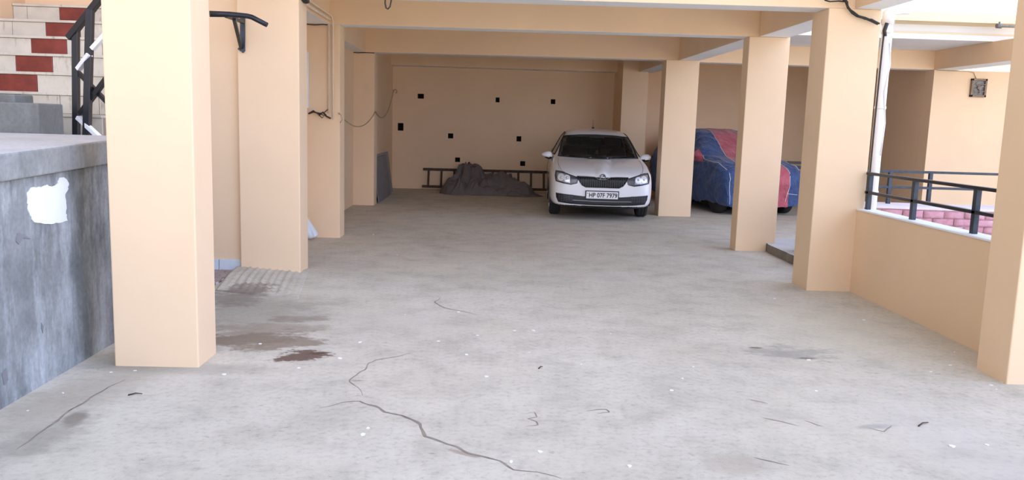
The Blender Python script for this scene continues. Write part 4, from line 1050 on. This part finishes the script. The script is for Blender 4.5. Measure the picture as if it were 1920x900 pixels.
b = MB(); b.tube([(-1.77, 7.95, 2.60), (-1.77, 8.05, 2.585), (-1.775, 8.15, 2.60)], .025, 8); b.tube([(-1.775, 7.9, 2.63), (-1.77, 8.1, 2.61), (-1.95, 8.25, 2.68)], .010, 6)
tag(b.build('cable_bundle', 'cable_black', None, (-1.77, 8.05, 2.6)), 'dark cable bundle at the top of the pull-up bar column', 'cable')
for (x0, y0), (x1, y1), Y, lb in (((574, 40), (618, 42), 10.33, 'black wire along the top of the conduit column'), ((655, 91), (702, 96), 14.42, 'black wire along the top of the farthest left column')):
    b = MB(); p, q = at_y(x0, y0, Y), at_y(x1, y1, Y); p.z = min(p.z, ZB-.01); q.z = min(q.z, ZB-.01)
    b.tube([p, p.lerp(q, .35)+Vector((0, 0, -.006)), p.lerp(q, .7)+Vector((0, 0, .004)), q], .006, 6)
    tag(b.build('wire', 'cable_black', None, p), lb, 'wire')
# white edged dark board behind the pull-up column
sb = thing('switchboard', (-2.27, 10.30, 1.95), 'narrow white framed dark switchboard half hidden behind the pull-up bar column', 'switchboard')
b = MB(); b.box(-.08, .035, -.05, .045, -.34, .34); b.build('case', 'white_metal', sb, bevel=.004)
b = MB(); b.box(-.06, .012, -.056, -.045, -.30, .31); b.build('front_panel', 'car_black', sb)
# cable over the drainpipe column, and the pipe
b = MB(); pts = [at_y(p[0], p[1], 7.60) for p in ((1575, -8), (1586, 3), (1590, 14), (1598, 24), (1607, 30), (1622, 34), (1634, 39), (1646, 45))]
b.tube(pts, .012, 8); b.tube([p+Vector((.01*math.sin(i*2), -.012, .012*math.cos(i*2))) for i, p in enumerate(pts)], .008, 6)
b.tube([at_y(1546, 0, 7.61), at_y(1556, 3, 7.60), at_y(1572, 2, 7.60), at_y(1584, 3, 7.60)], .007, 6)
tag(b.build('cable_bundle', 'cable_black', None, pts[3]), 'black cable draped over the top of the drainpipe column', 'cable')
dp = thing('drainpipe', (3.70, 7.80, 0), 'white vertical drainpipe behind the parapet on the right', 'drainpipe')
b = MB(); b.tube([(0, 0, 0.0), (0, 0, 2.60)], .048, 20); b.build('pipe', 'pvc', dp)
b = MB(); b.tube([(0, 0, 2.52), (0, 0, 2.62), (.03, 0, 2.66), (.13, 0, 2.665), (.19, 0, 2.665)], [.055, .055, .056, .05, .05], 16); b.build('elbow', 'pvc', dp)
for z in (.95, 1.75, 2.45):
    b = MB(); b.lathe([(z-.012, .050), (z-.012, .054), (z+.012, .054), (z+.012, .050)], 'z', (0, 0, 0), 20); b.build('clamp', 'pvc', dp)
b = MB(); b.tube([(-.075, -.10, 2.48), (-.075, -.09, 2.3), (-.08, -.085, 1.6), (-.082, -.085, 1.0), (-.08, -.08, .81)], .008, 6); b.tube([(-.06, -.11, 2.52), (-.075, -.10, 2.45), (-.065, -.10, 2.40)], .018, 7)
o = b.build('cable', 'cable_black', dp, smooth=True); o['label'] = 'black cable along the pipe'
b = MB(); b.tube([(.01, -.055, 2.35), (.03, -.055, 2.15), (.0, -.058, 1.9), (.035, -.05, 1.6), (.02, -.055, 1.3)], .006, 6); o = b.build('cable', 'pvc', dp); o['label'] = 'thin pale cable looped on the pipe'
# tap on the wing ledge
p = at_y(1872, 49, 12.2)
b = MB(); b.tube([p+Vector((-.05, -.02, 0)), p+Vector((.35, -.02, 0))], .018, 8); b.lathe([(-.04, .035), (.03, .035)], 'x', p+Vector((0, -.02, 0)), 12); b.tube([p+Vector((0, -.02, 0)), p+Vector((0, -.02, .06))], .012, 6)
tag(b.build('pipe_valve', 'vent_grey', None, p), 'small grey pipe valve under the ledge of the right wing', 'valve')

# ------------------------------------------------------------------ loose bits on the floor
def chip_mesh(k):
    rnd = random.Random(k); b = MB(); n = rnd.randint(5, 7)
    pts = [Vector(((.6+.5*rnd.random())*math.cos(i*2*math.pi/n), (.6+.5*rnd.random())*math.sin(i*2*math.pi/n), 0)) for i in range(n)]
    b.prism(pts, (0, 0, .35)); bmesh.ops.recalc_face_normals(b.bm, faces=b.bm.faces)
    m_ = bpy.data.meshes.new('paint_chip'); b.bm.to_mesh(m_); b.bm.free(); m_.materials.append(M['chip']); return m_
chips = [chip_mesh(k) for k in range(5)]
spots = [(208, 698), (118, 737), (52, 770), (253, 695), (488, 645), (637, 672), (675, 642), (690, 803), (680, 815), (822, 640), (895, 629), (875, 665), (912, 706), (992, 661), (1090, 683), (1259, 732), (1280, 710), (1012, 847), (958, 866), (1145, 626), (1180, 874), (1000, 620), (965, 620), (860, 585), (760, 590), (1745, 697), (1790, 660), (1782, 685), (1858, 722), (1868, 730), (1785, 837), (1850, 834), (1530, 733), (1516, 675), (1300, 688), (1560, 512), (1452, 560), (1620, 600), (1205, 490), (1010, 460), (560, 690), (420, 702), (1880, 716), (745, 478), (700, 440)]
for i, (px, py) in enumerate(spots):
    g = on_floor(px, py); o = bpy.data.objects.new('paint_chip', chips[i % 5]); col.objects.link(o)
    r = random.uniform(.009, .02); o.location = (g.x, g.y, 0); o.scale = (r, r*random.uniform(.6, 1), r*.5); o.rotation_euler = (0, 0, random.uniform(0, 6))
    tag(o, 'small pale chip lying loose on the bare concrete floor', 'chip', 'pale chips scattered on the floor')
for i, (px, py, L, a, lb) in enumerate(((1722, 800, .10, .6, 'short dark twig on the floor near the right column'), (240, 742, .07, .4, 'short brown twig on the floor below the cement wall'), (1010, 692, .05, 1.0, 'tiny dark twig in the middle of the floor'))):
    g = on_floor(px, py); b = MB(); d = Vector((math.cos(a), math.sin(a), 0))*L
    b.tube([g+Vector((0, 0, .004)), g+d*.5+Vector((0, .008, .008)), g+d+Vector((0, 0, .004))], [.004, .0035, .002], 6)
    tag(b.build('twig', 'wood_dark', None, g), lb, 'twig')
